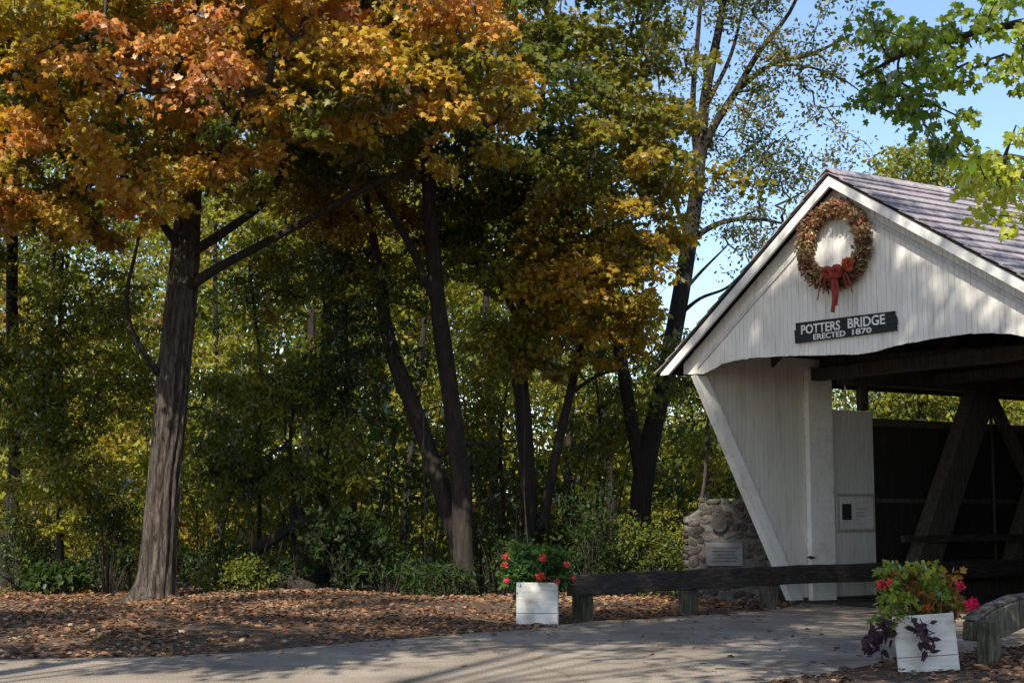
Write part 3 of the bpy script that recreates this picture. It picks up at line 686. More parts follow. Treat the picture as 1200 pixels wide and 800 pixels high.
while zz < 1.78:
    hgt = RNG.uniform(0.055, 0.10); xx = -0.74 + RNG.uniform(0, 0.08); lim = 0.80 if zz < 1.5 else 0.55
    if zz >= 1.5: xx += 0.2
    while xx < lim:
        w = RNG.uniform(0.05, 0.15)
        cx, cz = xx + w, zz + hgt * 0.8 + RNG.normal() * 0.02
        if not (-0.43 < cx < 0.32 and 0.55 < cz < 1.10):
            stone((cx, -0.232, cz), w * 1.05, RNG.uniform(0.015, 0.04), hgt * RNG.uniform(0.8, 1.1), np.array(SP[RNG.integers(len(SP))]) * RNG.uniform(0.8, 1.2))
        xx += 2 * w
    for sx in (-0.72, 0.77):
        if zz < 1.5:
            for yy in (-0.1, 0.12): stone((sx, yy, zz + hgt * 0.8), 0.07, 0.11, hgt * 0.9, np.array(SP[RNG.integers(len(SP))]))
    zz += hgt * 1.75
me = bpy.data.meshes.new('field_stones'); bm.to_mesh(me); bm.free(); me.polygons.foreach_set('use_smooth', [True] * len(me.polygons))
at_ = me.color_attributes.new('leaf_hue', 'FLOAT_COLOR', 'POINT'); at_.data.foreach_set('color', np.column_stack([np.array(cols), np.ones(len(cols))]).astype(np.float32).ravel())
link('field_stones', me, M['stone'], MO)
mb = MB(); mb.box(-0.40, 0.28, -0.30, -0.25, 0.62, 1.04); mb.build('plaque', M['plaque'], MO, bevel=0.01)
mb = MB()
for k in range(5): mb.box(-0.32 + 0.03 * (k % 2), 0.2 - 0.04 * ((k * 7) % 3), -0.304, -0.2995, 0.94 - 0.062 * k, 0.965 - 0.062 * k)
mb.build('plaque_relief', M['mortar'], MO)
mb = MB(); t = np.linspace(0, 2 * np.pi, 20, endpoint=False); mb.prism([(-0.14 + 0.15 * math.cos(k), 1.40 + 0.17 * math.sin(k)) for k in t], 'y', -0.345, -0.3); mb.build('medallion', M['metal'], MO, bevel=0.012)

# ------------------------------------------------------------------ timber guard rails
G1 = empty('guard_rail', (2.77, 23.8, 0), 0, 'long dark timber guard rail running from the far planter into the bridge', 'guard rail')
gb = np.array([2.77, 23.8, 0]); zc = 0.545
def railpt(u, z=zc):   # stations along the rail's ground line
    return u
R0 = np.array([0.86, 22.0, zc]); R1 = np.array([3.34, 24.42, zc]); R2 = np.array([5.22, 26.2, zc - 0.005]); 
R3 = BO + RX * 0.98 + AX * 12.0; R3[2] = zc - 0.01
for p, q in ((R0, R1), (R1, R2), (R2, R3)):
    d = (q - p) / np.linalg.norm(q - p)
    mb = MB(); mb.beam(p + d * 0.006 - gb, q - d * 0.006 - gb, 0.18, 0.305, rough=0.007, seg=12); mb.build('rail_beam', M['oldwood'], G1, bevel=0.01)
for (x, y) in ((1.05, 22.45), (2.80, 24.05), (4.33, 25.52)):
    mb = MB(); mb.beam((x - gb[0], y - gb[1], -0.08), (x - gb[0], y - gb[1], 0.388), 0.24, 0.22, up=(0.7, 0.72, 0), rough=0.006, seg=3); mb.build('post', M['greywood'], G1, bevel=0.012)
for a in (4.5, 7.5, 10.5):
    w = BO + RX * 0.98 + AX * a - gb; mb = MB(); mb.box(w[0] - 0.1, w[0] + 0.1, w[1] - 0.1, w[1] + 0.1, 0.01, 0.345); mb.build('post', M['oldwood'], G1)

G2 = empty('guard_rail', (5.05, 16.15, 0), 0, 'short mossy timber guard rail with bleached top beside the near planter', 'guard rail')
gb = np.array([5.05, 16.15, 0])
def post2(c, w, h, rz=0.6):
    mb = MB(); mb.beam((c[0] - gb[0], c[1] - gb[1], -0.08), (c[0] - gb[0], c[1] - gb[1], h), w, w * 0.9, up=(math.cos(rz), math.sin(rz), 0), rough=0.012, seg=5); mb.build('post', M['greywood'], G2, bevel=0.02)
post2((5.08, 16.15), 0.205, 0.46); post2((5.98, 17.25), 0.23, 0.40); post2((7.6, 19.2), 0.24, 0.40)
RP = [np.array(p) for p in ((4.93, 16.33, 0.33), (5.25, 16.58, 0.40), (5.62, 16.95, 0.475), (6.3, 17.75, 0.49), (7.5, 19.1, 0.48), (9.0, 20.8, 0.48))]
for k, (p, q) in enumerate(zip(RP[:-1], RP[1:])):
    pass
mb = MB()
sec = []
for k, p in enumerate(RP):
    d = (RP[min(k + 1, 5)] - RP[max(k - 1, 0)]); d[2] = 0; d /= np.linalg.norm(d); sd = np.array([d[1], -d[0], 0])
    h = 0.20 if k == 0 else 0.32
    for a, z in ((-1, -1), (1, -1), (1, 1), (-1, 1)): sec.append(p - gb + sd * 0.10 * a + np.array([0, 0, z * h / 2]) + RNG.normal(size=3) * 0.006)
fs = [(3, 2, 1, 0), (20, 21, 22, 23)] + [(4 * k + i, 4 * k + (i + 1) % 4, 4 * k + 4 + (i + 1) % 4, 4 * k + 4 + i) for k in range(5) for i in range(4)]
mb.add(sec, fs); mb.build('rail_beam', M['greywood'], G2, bevel=0.015)
mb = MB(); sec = []
for k, p in enumerate(RP):
    d = (RP[min(k + 1, 5)] - RP[max(k - 1, 0)]); d[2] = 0; d /= np.linalg.norm(d); sd = np.array([d[1], -d[0], 0]); h = 0.10 if k == 0 else 0.16
    for a, z in ((-1, 0.004), (1, 0.004), (1, 0.03), (-1, 0.03)): sec.append(p - gb + sd * 0.085 * a + np.array([0, 0, h + z + 0.01]) + RNG.normal(size=3) * 0.004)
mb.add(sec, fs); mb.build('top_board', M['railtop'], G2)

# ------------------------------------------------------------------ planters and their plants
def planter(name, c, rz, w, h, lean, label, scallop):
    o = empty(name, c, rz, label, 'planter'); o.rotation_euler = (0, lean, rz)
    t = 0.03; hs = h * 0.27; wt = w / 2; wb = w / 2 * 0.965
    def xw(z): return wb + (wt - wb) * z / h
    mb = MB()
    for k in range(4):
        sub = MB()
        for (z0, z1) in ((0.0, hs - 0.003), (hs + 0.003, h)):
            if z0 == 0 and scallop:
                pr = [(-xw(0), 0.0), (-0.10, 0.0), (-0.04, 0.03), (0.0, 0.012), (0.04, 0.0), (xw(0), 0.0)]
            else: pr = [(-xw(z0), z0), (xw(z0), z0)]
            poly = pr + [(xw(z1), z1), (-xw(z1), z1)]
            sub.prism([(p[0] * (1 if k % 2 == 0 else 0.985), p[1]) for p in poly], 'y', -wt, -wt + t)
        ca, sa = math.cos(k * math.pi / 2), math.sin(k * math.pi / 2)
        mb.add([(x * ca - y * sa, x * sa + y * ca, z) for x, y, z in sub.v], sub.f)
    mb.build('box', M['boxpaint'], o, bevel=0.004)
    mb = MB(); mb.box(-wt + 0.04, wt - 0.04, -wt + 0.04, wt - 0.04, 0.03, h - 0.05); mb.build('soil', M['soil'], o)
    return o
def plant(name, c, label, leaves, stems_to, flowers, cat='plant', tmp=LOBE, petal=(0.55, 0.03, 0.03), extra=None):
    o = empty(name, c, 0, label, cat)
    tw = []
    for q in list(stems_to) + [f[0] for f in flowers]:
        b0 = RNG.normal(size=3) * [0.08, 0.08, 0]; q = np.array(q); tw.append((np.array([b0 + [0, 0, -0.04], b0 * 0.6 + q * 0.5 + [0, 0, 0.06], q]), np.array([0.009, 0.007, 0.004])))
    P_, n_, a_, s_, c_ = leaves
    link('foliage', leaf_mesh('foliage', P_, n_, a_, s_, c_, tmp, wood_geo(tw)), [M['leaf'], M['stem']], o)
    for (p, r_, colr) in flowers:
        n = 70; q = RNG.normal(size=(n, 3)); q /= np.linalg.norm(q, axis=1)[:, None]
        link('flower', leaf_mesh('flower', np.array(p) + q * r_ * RNG.uniform(0.4, 0.9, n)[:, None], q + RNG.normal(size=(n, 3)) * 0.4, RNG.normal(size=(n, 3)) + q * 0.5, RNG.uniform(0.5, 0.8, n) * r_ * 0.9, np.array(colr) * RNG.uniform(0.7, 1.3, n)[:, None], LOBE), M['petal'], o)
    return o
M['stem'] = noise_mat('green_stem', [(0.3, (0.05, 0.08, 0.02)), (0.7, (0.12, 0.15, 0.04))], (1, 1, 1), 9, 3, 0.7, 0.1, 0.002)
def rel(u, v, Y, c): return at(u, v, Y) - np.array(c)

FP = (0.375, 21.98, 0.0)
planter('planter', FP, -0.05, 0.60, 0.60, 0.0, 'white wooden planter box with cut lower edge at the long guard rail end', True)
c = (0.375, 21.98, 0.58)
def plant_leaves(blobs, ncl, per, spread, size, colf, droop=0.2):
    cl = in_blobs(blobs, ncl, 0.4, 0.03); return cl, sprays(cl, per, spread, 0.5, size, colf, droop=droop)
cl, lv = plant_leaves([(-0.02, 0, 0.26, 0.46, 0.33, 0.26), (0.18, 0, 0.36, 0.32, 0.25, 0.22), (-0.28, -0.05, 0.12, 0.22, 0.2, 0.22), (0.32, -0.05, 0.18, 0.22, 0.2, 0.2), (-0.22, 0, 0.42, 0.22, 0.2, 0.18)], 190, 11, 0.13, 0.085,
                      lambda p: palette([(0.04, 0.09, 0.018), (0.08, 0.165, 0.03), (0.15, 0.25, 0.05)], 0.5 + 0.4 * field(p, 0.15, 0)))
plant('geranium', c, 'dark green geranium with small red flowers in the far planter', lv, cl[::5],
      [(rel(592, 652, 21.8, c), 0.055, (0.42, 0.05, 0.03)), (rel(591, 662, 21.8, c), 0.05, (0.42, 0.06, 0.03)), (rel(594, 680, 21.7, c), 0.05, (0.55, 0.04, 0.07)), (rel(636, 653, 21.65, c), 0.055, (0.6, 0.06, 0.05)), (rel(633, 675, 21.6, c), 0.07, (0.45, 0.045, 0.03)), (rel(664, 661, 21.8, c), 0.05, (0.42, 0.06, 0.05)), (rel(672, 677, 21.7, c), 0.045, (0.4, 0.05, 0.05)), (rel(653, 681, 21.6, c), 0.045, (0.4, 0.05, 0.04))])
# trailing silver vine over its front
NP_ = (4.29, 15.66, 0.0)
planter('planter', NP_, -0.25, 0.605, 0.57, -0.085, 'white wooden planter box tilted on the leaf covered verge', False)
c = (4.25, 15.66, 0.54)
cl, lv = plant_leaves([(0.0, 0, 0.28, 0.38, 0.3, 0.22), (0.1, 0.02, 0.42, 0.28, 0.22, 0.17), (-0.26, 0, 0.33, 0.24, 0.2, 0.22), (-0.30, -0.2, 0.03, 0.26, 0.14, 0.10), (0.30, 0, 0.2, 0.24, 0.22, 0.2)], 150, 11, 0.11, 0.075,
    lambda p: np.where((field(p, 0.16, 1) + (p[:, 0] - 0.05) * 1.2 > 0.35)[:, None], palette([(0.28, 0.07, 0.02), (0.24, 0.11, 0.03), (0.30, 0.16, 0.04)], 0.5 + 0.4 * field(p, 0.1, 2)), palette([(0.16, 0.21, 0.03), (0.30, 0.35, 0.05), (0.48, 0.46, 0.08)], 0.5 + 0.4 * field(p, 0.15, 0))))
plant('coleus', c, 'yellow green coleus with crimson blooms in the tilted near planter', lv, cl[::5],
      [(rel(1034, 684, 15.6, c), 0.06, (0.5, 0.04, 0.05)), (rel(1051, 674, 15.6, c), 0.055, (0.45, 0.05, 0.04)), (rel(1043, 682, 15.5, c), 0.04, (0.55, 0.08, 0.05)), (rel(1076, 697, 15.6, c), 0.05, (0.5, 0.05, 0.03)), (rel(1087, 712, 15.5, c), 0.06, (0.5, 0.07, 0.02)), (rel(1125, 686, 15.5, c), 0.05, (0.6, 0.03, 0.07)), (rel(1140, 707, 15.5, c), 0.075, (0.68, 0.02, 0.09))])
VC = (4.24, 15.3, 0.53)
P_ = []; st = []
for (pts, nl) in (([(1045, 722, 15.5), (1028, 736, 15.4), (1018, 752, 15.4)], 34), ([(1046, 726, 15.5), (1034, 744, 15.4), (1028, 757, 15.4)], 26), ([(1068, 722, 15.30), (1072, 733, 15.22), (1082, 744, 15.22), (1090, 757, 15.23)], 26), ([(1078, 724, 15.30), (1084, 735, 15.23), (1095, 742, 15.23)], 14)):
    q, _ = smooth_path([rel(*p, VC) for p in pts], [1] * len(pts), 8); st.append(q); P_.append(q[RNG.integers(2, 8, nl)] + RNG.normal(size=(nl, 3)) * [0.045, 0.02, 0.035])
P_ = np.vstack(P_); n = len(P_)
VO = empty('trailing_vine', VC, 0, 'dark purple trailing vine hanging over the tilted near planter', 'vine')
link('foliage', leaf_mesh('foliage', P_, RNG.normal(size=(n, 3)) * 0.5 + [0, -1, 0.4], RNG.normal(size=(n, 3)) * [0.8, 0.3, 0.5] + [0, 0, -0.4], RNG.uniform(0.07, 0.14, n), np.array([0.05, 0.026, 0.036]) * RNG.uniform(0.6, 1.8, n)[:, None], OVAL, wood_geo([(q, np.full(len(q), 0.006)) for q in st])), [M['leaf'], M['twig']], VO)
# ------------------------------------------------------------------ trees
def hue_trunk(i, th, n): return 1.0
def ridge_maple(i, th, n):
    t = i / n
    flare = 1 + 0.15 * np.exp(-t * 14) + 0.75 * np.exp(-t * 48) * (1 + 0.6 * np.cos(5 * th + 0.7) + 0.25 * np.cos(3 * th))
    fur = 0.07 * np.sin(13 * th + 2.2 * np.sin(9 * t) + 1.2 * np.sin(31 * t)) + 0.05 * np.abs(np.sin(14 * th + 3 * np.sin(17 * t + th))) + 0.03 * np.sin(7 * th + 12 * t)
    return flare * (1 + fur)
def ridge_small(i, th, n):
    t = i / n
    return (1 + 0.35 * np.exp(-t * 45)) * (1 + 0.05 * np.sin(5 * th + 9 * t) + 0.04 * np.sin(8 * th - 23 * t))

GREEN = [(0.024, 0.046, 0.009), (0.046, 0.080, 0.015), (0.080, 0.120, 0.022)]
YGREEN = [(0.065, 0.088, 0.012), (0.145, 0.165, 0.022), (0.26, 0.245, 0.032)]
GOLDEN = YGREEN + [(0.30, 0.20, 0.024)]  # middle crowns use this shifted up, to look sunlit where sun is blocked
def col_maple(p):
    f = 0.37 + 0.07 * field(p + 5.0, 1.8, 2) + 0.19 * field(p, 0.5, 1)
    out = (p[:, 2] - 8.0) * 0.02 - (p[:, 1] - 24.5) * 0.07 + np.exp(-((p[:, 0] + 5.0) / 2.6) ** 2) * 0.16 + np.exp(-((p[:, 0] + 0.6) / 1.7) ** 2) * 0.12 + np.exp(-((p[:, 0] + 9.6) / 1.5) ** 2 - ((p[:, 2] - 6.6) / 1.0) ** 2) * 0.25
    f = np.minimum(f + out - 0.06, 0.9) - np.exp(-((p[:, 0] + 8.6) / 1.6) ** 2) * 0.14 * (p[:, 2] > 8)
    return palette([(0.065, 0.095, 0.015), (0.16, 0.165, 0.02), (0.34, 0.255, 0.028), (0.50, 0.29, 0.05), (0.55, 0.27, 0.075), (0.52, 0.24, 0.11)], f)
mz = lambda *L_: list(L_)
MAPLE_TRUNK = px([(178, 712, 27.2), (184, 670, 27.2), (188, 620, 27.2), (193, 560, 27.2), (198, 500, 27.2), (204, 430, 27.2), (210, 370, 27.2), (216, 310, 27.1), (219, 268, 27.0), (226, 200, 26.9), (236, 110, 26.8), (246, 10, 26.8), (252, -120, 26.8)], [.335, .30, .275, .265, .27, .27, .265, .25, .22, .17, .12, .085, .04])
tree('maple_tree', 'large maple with orange foliage and thick furrowed grey trunk at the edge of the woods', None, MAPLE_TRUNK,
     [px([(186, 438, 27.1), (168, 412, 26.9), (152, 380, 26.7), (149, 340, 26.6), (158, 300, 26.5), (168, 250, 26.3)], [.085, .07, .06, .05, .04, .025]),
      px([(222, 335, 27.0), (258, 312, 26.9), (300, 290, 26.7), (360, 258, 26.4), (440, 215, 26.0), (490, 198, 25.7), (545, 180, 25.3), (600, 120, 25.0)], [.13, .11, .095, .08, .065, .05, .035, .02]),
      px([(218, 300, 27.0), (268, 268, 26.8), (320, 225, 26.5), (345, 150, 26.2), (395, 60, 26.0), (450, -40, 25.6)], [.13, .10, .085, .07, .05, .025]),
      px([(214, 295, 27.0), (170, 235, 26.3), (115, 175, 25.6), (50, 110, 25.0), (-40, 20, 24.5)], [.11, .085, .065, .05, .025]),
      px([(217, 280, 27.0), (225, 240, 25.6), (255, 180, 24.0), (290, 110, 22.8)], [.11, .085, .06, .03]),
      px([(220, 270, 27.0), (240, 200, 28.3), (270, 100, 29.6), (310, 0, 31.0)], [.11, .085, .06, .03])],
     [(-9.6, 24.6, 9.6, 3.0, 3.4, 3.4), (-9.6, 24.3, 7.0, 2.3, 2.0, 1.25), (-6.0, 23.6, 9.9, 3.2, 3.6, 3.0), (-5.9, 25.3, 7.1, 1.5, 1.6, 0.85), (-2.9, 24.8, 10.3, 2.7, 3.2, 2.3), (-0.7, 25.2, 9.6, 1.4, 1.8, 1.2), (-3.2, 24.2, 8.5, 2.1, 2.0, 0.9), (-1.4, 24.6, 8.6, 1.6, 1.8, 0.9), (-4.8, 26.5, 11.6, 4.2, 3.0, 1.4), (-5.5, 29.0, 9.6, 4.0, 1.8, 1.6), (-2.6, 28.0, 10.6, 3.2, 2.2, 1.9)],
     1150, 92, 0.50, 0.108, col_maple, 'bark', MAPLE, 0.30, 0.5, 0.0085, 0.34, ridge_maple, 110, tn=150, maxr=0.06)

def col_olive(p):
    f = 0.33 + 0.17 * field(p, 1.3, 1) + 0.10 * field(p, 0.45, 0) + (p[:, 0] - 1.2) * 0.045 - (p[:, 1] - 29) * 0.05 - (p[:, 2] - 7) * 0.015 + 0.16 * (p[:, 2] < 7.4)  # low leaves get a more golden, brighter colour in place of blocked sunlight
    return palette([(0.045, 0.068, 0.012), (0.095, 0.115, 0.016), (0.18, 0.165, 0.018), (0.31, 0.22, 0.022), (0.43, 0.24, 0.026)], f)
tree('maple_tree', 'olive and gold maple with forked dark trunk behind the far flower planter', None,
     px([(624, 693, 31), (621, 640, 31), (618, 560, 31), (614, 490, 31), (609, 430, 31), (613, 370, 31), (622, 290, 30.8), (632, 180, 30.6), (640, 40, 30.4)], [.21, .17, .165, .16, .16, .145, .12, .08, .03]),
     [px([(632, 640, 31), (641, 585, 31), (654, 520, 31), (668, 460, 30.9), (680, 405, 30.8), (690, 330, 30.4), (720, 240, 30)], [.11, .105, .10, .09, .08, .06, .03]),
      px([(613, 385, 31), (590, 340, 30.8), (565, 280, 30.4), (545, 210, 30)], [.08, .06, .045, .025]),
      px([(668, 462, 30.9), (700, 440, 30.6), (735, 432, 30.2)], [.045, .035, .018]),
      px([(626, 260, 30.8), (680, 190, 29.6), (740, 120, 28.8)], [.08, .06, .025])],
     [(1.6, 29.0, 8.6, 2.3, 2.4, 2.0), (0.9, 29.6, 6.6, 1.9, 1.9, 1.3), (2.15, 28.6, 6.9, 1.05, 1.4, 1.5), (1.4, 29.0, 10.9, 2.2, 2.2, 1.2), (0.0, 30.5, 8.5, 1.8, 2.0, 1.8), (0.7, 30.0, 5.3, 1.5, 1.4, 0.7), (2.2, 29.2, 5.6, 0.7, 0.9, 0.6)],
     560, 84, 0.44, 0.120, col_olive, 'darkbark', LOBE, 0.34, 0.42, 0.007, 0.34, ridge_small, 16)

# the tall sparse tree against the sky
def col_sparse(p):
    f = 0.42 + 0.3 * field(p, 1.2, 2) + 0.12 * RNG.normal(size=len(p))
    return palette([(0.06, 0.08, 0.022), (0.15, 0.15, 0.04), (0.27, 0.22, 0.07), (0.36, 0.26, 0.10)], f)
T9 = px([(752, 690, 34), (751, 640, 34), (750, 590, 34), (757, 540, 34), (770, 480, 34), (785, 415, 34), (800, 335, 34), (813, 250, 34), (820, 185, 34), (827, 110, 34), (843, 30, 34), (858, -60, 34), (870, -160, 34)], [.27, .24, .24, .235, .215, .20, .19, .175, .15, .115, .09, .065, .03])
tree('tall_tree', 'tall sparse tree with forked dark trunk rising against the sky left of the bridge roof', None, T9,
     [px([(752, 560, 34), (741, 500, 33.8), (729, 430, 33.6), (713, 335, 33.4), (704, 270, 33.2), (700, 180, 33)], [.17, .15, .14, .12, .09, .04]),
      px([(821, 180, 34), (838, 145, 34), (862, 108, 33.8), (890, 60, 33.4), (925, 15, 33), (960, -60, 32.6)], [.12, .10, .085, .065, .045, .02]),
      px([(866, 104, 33.8), (905, 75, 33.6), (950, 64, 33.4), (1000, 40, 33.1)], [.07, .055, .045, .022]),
      px([(905, 76, 33.6), (945, 78, 33.5), (985, 92, 33.3), (1012, 110, 33.1)], [.04, .03, .025, .012]),
      px([(804, 288, 34), (826, 270, 33.9), (852, 259, 33.8), (885, 256, 33.6), (918, 262, 33.4)], [.085, .07, .06, .05, .025]),
      px([(798, 345, 34), (822, 318, 33.8), (850, 290, 33.6)], [.05, .035, .018]),
      px([(793, 372, 34), (820, 350, 33.8), (850, 338, 33.6), (872, 318, 33.4)], [.055, .04, .03, .015]),
      px([(818, 200, 34), (812, 120, 34.4), (818, 40, 34.8), (826, -60, 35)], [.09, .07, .055, .03]),
      px([(806, 285, 34), (785, 210, 34.4), (775, 130, 34.8), (768, 40, 35)], [.06, .045, .03, .015]),
      px([(830, 120, 34), (858, 60, 34.5), (876, -20, 35)], [.06, .045, .02])],
     [(4.9, 33.8, 10.3, 2.9, 2.2, 2.2), (6.3, 33.4, 9.2, 1.9, 1.9, 1.7), (3.4, 34.2, 10.4, 1.3, 1.8, 2.4), (5.2, 33.6, 13.5, 3.2, 2.6, 2.4), (7.2, 33.1, 11.6, 1.9, 1.6, 1.2), (5.6, 33.5, 7.4, 1.5, 1.2, 0.9), (3.4, 33.6, 7.4, 0.8, 0.9, 1.3)],
     560, 30, 0.42, 0.105, col_sparse, 'darkbark', OVAL, 0.55, 0.3, 0.0062, 0.12, ridge_small, 16, maxr=0.04, wob=0.16)

# trunks of the wood's edge: each its own tree with its own crown
def col_green(sh, st=GREEN, sc_=1.2):
    return lambda p: palette(st, 0.42 + sh + 0.28 * field(p, sc_, 0) + 0.12 * field(p, 0.4, 1))
def col_gold(p):
    f = 0.45 + 0.3 * field(p, 1.4, 0) + 0.1 * field(p, 0.5, 2)
    return palette([(0.065, 0.085, 0.014), (0.16, 0.155, 0.02), (0.30, 0.21, 0.022), (0.42, 0.22, 0.03)], f)
tree('leaning_tree', 'dark trunk leaning left beside the straight one in the middle of the woods', None,
     px([(549, 702, 29.6), (538, 640, 29.6), (522, 590, 29.6), (505, 535, 29.7), (484, 475, 29.8), (464, 425, 29.9), (452, 382, 30), (447, 340, 30.2), (436, 270, 30.5), (420, 180, 31)], [.24, .20, .185, .175, .165, .155, .14, .12, .08, .03]),
     [px([(508, 536, 29.7), (540, 523, 29.5), (575, 518, 29.3), (602, 516, 29.1)], [.06, .045, .035, .02])],
     [(-3.2, 30.8, 8.4, 1.8, 1.6, 1.3), (-2.6, 31, 6.4, 1.5, 1.3, 0.7), (-4.0, 31.0, 9.6, 1.6, 1.5, 1.3)], 260, 60, 0.42, 0.12, col_green(0.38, GOLDEN), 'darkbark', OVAL, tn=40, ridge=ridge_small, tseg=14)
tree('straight_tree', 'straight dark trunk with a left fork in the middle of the woods', None,
     px([(546, 703, 29.2), (543, 650, 29.2), (541, 590, 29.2), (535, 520, 29.3), (525, 440, 29.4), (515, 368, 29.5), (508, 300, 29.6), (502, 220, 29.8), (500, 120, 30), (500, 0, 30)], [.25, .21, .195, .18, .17, .16, .15, .13, .10, .06]),
     [px([(515, 365, 29.5), (497, 325, 29.5), (481, 289, 29.6), (458, 250, 29.7), (436, 210, 29.8), (400, 130, 30)], [.10, .085, .08, .07, .055, .03])],
     [(-1.7, 30.6, 11.4, 2.4, 2.0, 1.7), (-2.8, 31, 10.2, 1.8, 1.6, 1.5), (-1.2, 31.2, 7.6, 1.0, 1.2, 0.9)], 300, 62, 0.44, 0.12, col_green(0.38, GOLDEN), 'darkbark', OVAL, tn=40, ridge=ridge_small, tseg=14)
tree('slim_tree', 'dark upright trunk right of the fallen log in the woods', None,
     px([(378, 690, 33), (379, 620, 33), (379, 540, 33), (381, 460, 33), (384, 380, 33), (384, 280, 33), (380, 150, 33)], [.17, .15, .14, .135, .12, .09, .03]), [],
     [(-4.2, 33.2, 7.2, 2.0, 1.6, 1.5), (-4.6, 33.5, 9.8, 2.2, 2, 1.8), (-3.6, 33.0, 4.9, 1.3, 1.1, 0.8)], 260, 60, 0.45, 0.12, col_green(0.3, GOLDEN), 'darkbark', OVAL, ridge=ridge_small)
tree('sapling', 'thin wavy sapling stem just right of the dark upright trunk', None,
     px([(424, 684, 31), (418, 620, 31), (411, 560, 31), (404, 500, 31), (407, 430, 31), (405, 370, 31), (412, 300, 31)], [.075, .065, .06, .055, .05, .04, .02]), [],
     [(-3.2, 30.6, 4.6, 1.3, 1.0, 1.5), (-3.4, 31, 6.4, 1.1, 1.0, 0.9)], 130, 50, 0.36, 0.10, col_green(0.1), 'darkbark', OVAL)
tree('sapling', 'slender bare sapling stem a little right of the big orange maple', None,
     px([(302, 692, 33), (304, 600, 33), (303, 520, 33), (306, 440, 33), (300, 380, 33), (292, 310, 33)], [.055, .05, .048, .042, .035, .02]), [],
     [(-5.6, 33, 6.6, 1.4, 1.2, 1.1), (-6.0, 33, 4.2, 1.2, 1.1, 0.9), (-5.2, 32.6, 2.6, 0.9, 0.9, 0.8)], 150, 52, 0.38, 0.11, col_green(0.1, YGREEN), 'darkbark', OVAL)
tree('edge_tree', 'dark trunk at the left border of the photo with gold and olive foliage above', None,
     px([(4, 690, 30.5), (9, 640, 30.5), (14, 590, 30.5), (18, 520, 30.5), (16, 430, 30.4), (14, 330, 30.3), (16, 220, 30), (24, 110, 29.7), (34, 10, 29.4), (40, -80, 29)], [.17, .14, .13, .125, .125, .12, .11, .10, .08, .04]),
     [px([(16, 225, 30), (50, 160, 29.6), (85, 95, 29.2)], [.06, .045, .02]), px([(16, 240, 30), (-30, 170, 29.4), (-70, 80, 29)], [.06, .045, .02])],
     [(-9.4, 28.6, 9.9, 2.2, 1.8, 1.9), (-10.6, 29.4, 7.5, 1.6, 1.6, 1.5), (-8.7, 29.3, 7.6, 1.3, 1.4, 1.2), (-9.6, 29.6, 12.0, 2.6, 2.2, 1.6)], 330, 64, 0.45, 0.125, col_gold, 'darkbark', LOBE, ridge=ridge_small)
tree('beech_tree', 'yellow green tree filling the left of the photo below the orange maple leaves', None,
     px([(72, 690, 29.4), (70, 600, 29.4), (73, 500, 29.4), (70, 400, 29.4), (74, 300, 29.4)], [.075, .065, .06, .045, .02]), [],
     [(-9.0, 28.8, 5.3, 1.7, 1.1, 1.2), (-9.3, 28.9, 3.4, 1.7, 1.1, 1.3), (-7.9, 29.2, 4.3, 1.1, 0.9, 1.4), (-10.6, 29.4, 4.6, 1.2, 1.0, 1.6), (-8.4, 29.3, 2.0, 1.4, 0.9, 0.9)], 480, 60, 0.42, 0.105, col_green(0.12, YGREEN), 'darkbark', OVAL, 0.22, ridge=ridge_small)
tree('understory_tree', 'low dark green tree between the orange maple and the leaning trunk', None,
     px([(340, 694, 30.5), (345, 600, 30.5), (340, 520, 30.5), (350, 440, 30.4)], [.06, .05, .04, .02]), [],
     [(-4.6, 30, 4.0, 1.6, 1.0, 0.9), (-3.4, 29.8, 2.7, 1.3, 0.9, 0.8), (-5.6, 30, 2.6, 1.1, 0.9, 0.8)], 170, 56, 0.42, 0.12, col_green(0.15, YGREEN), 'darkbark', OVAL, 0.22)
tree('understory_tree', 'young tree with pale green leaves between the middle trunks and the planter', None,
     px([(586, 690, 34), (590, 600, 34), (586, 520, 34), (596, 440, 34)], [.06, .05, .04, .02]), [],
     [(-0.3, 33.6, 3.6, 0.9, 0.9, 1.2), (0.1, 34, 5.3, 1.1, 1.0, 0.9)], 120, 52, 0.4, 0.11, col_green(0.3, YGREEN), 'darkbark', OVAL, 0.25)
tree('understory_tree', 'bushy green young tree between the planter maple and the tall forked tree', None,
     px([(706, 690, 35), (700, 600, 35), (704, 520, 35), (698, 440, 35)], [.06, .05, .04, .02]), [],
     [(2.0, 34.6, 3.6, 1.0, 0.9, 1.2), (2.2, 35, 5.4, 1.1, 1.0, 1.0)], 130, 52, 0.42, 0.11, col_green(0.22, YGREEN), 'darkbark', OVAL, 0.25)
tree('slim_tree', 'thin crooked stem rising behind the stone monument', None,
     px([(822, 640, 31), (821, 592, 31), (826, 560, 31), (829, 500, 31), (836, 440, 31), (828, 370, 31.3)], [.045, .038, .034, .03, .024, .012]), [],
     [(4.1, 31.6, 4.4, 0.8, 0.7, 0.9), (4.6, 32, 2.6, 0.8, 0.6, 0.8)], 80, 48, 0.38, 0.10, col_green(0.2, YGREEN), 'bark', OVAL, 0.25)
tree('background_tree', 'tree with green crown showing above the far roof ridge of the bridge', 'trees beyond the bridge',
     ([(12.6, 46, 0), (12.7, 46, 5), (12.8, 46, 11.5)], [.22, .18, .05]), [],
     [(12.8, 46, 11.0, 2.4, 2.2, 2.2), (14.2, 46.5, 9.4, 1.8, 2, 2.0), (12.0, 46, 7.5, 2.4, 2, 2.0), (13.5, 45, 5.0, 2.6, 2, 2.0)], 800, 46, 0.6, 0.17, col_green(0.3, YGREEN), 'darkbark', OVAL)
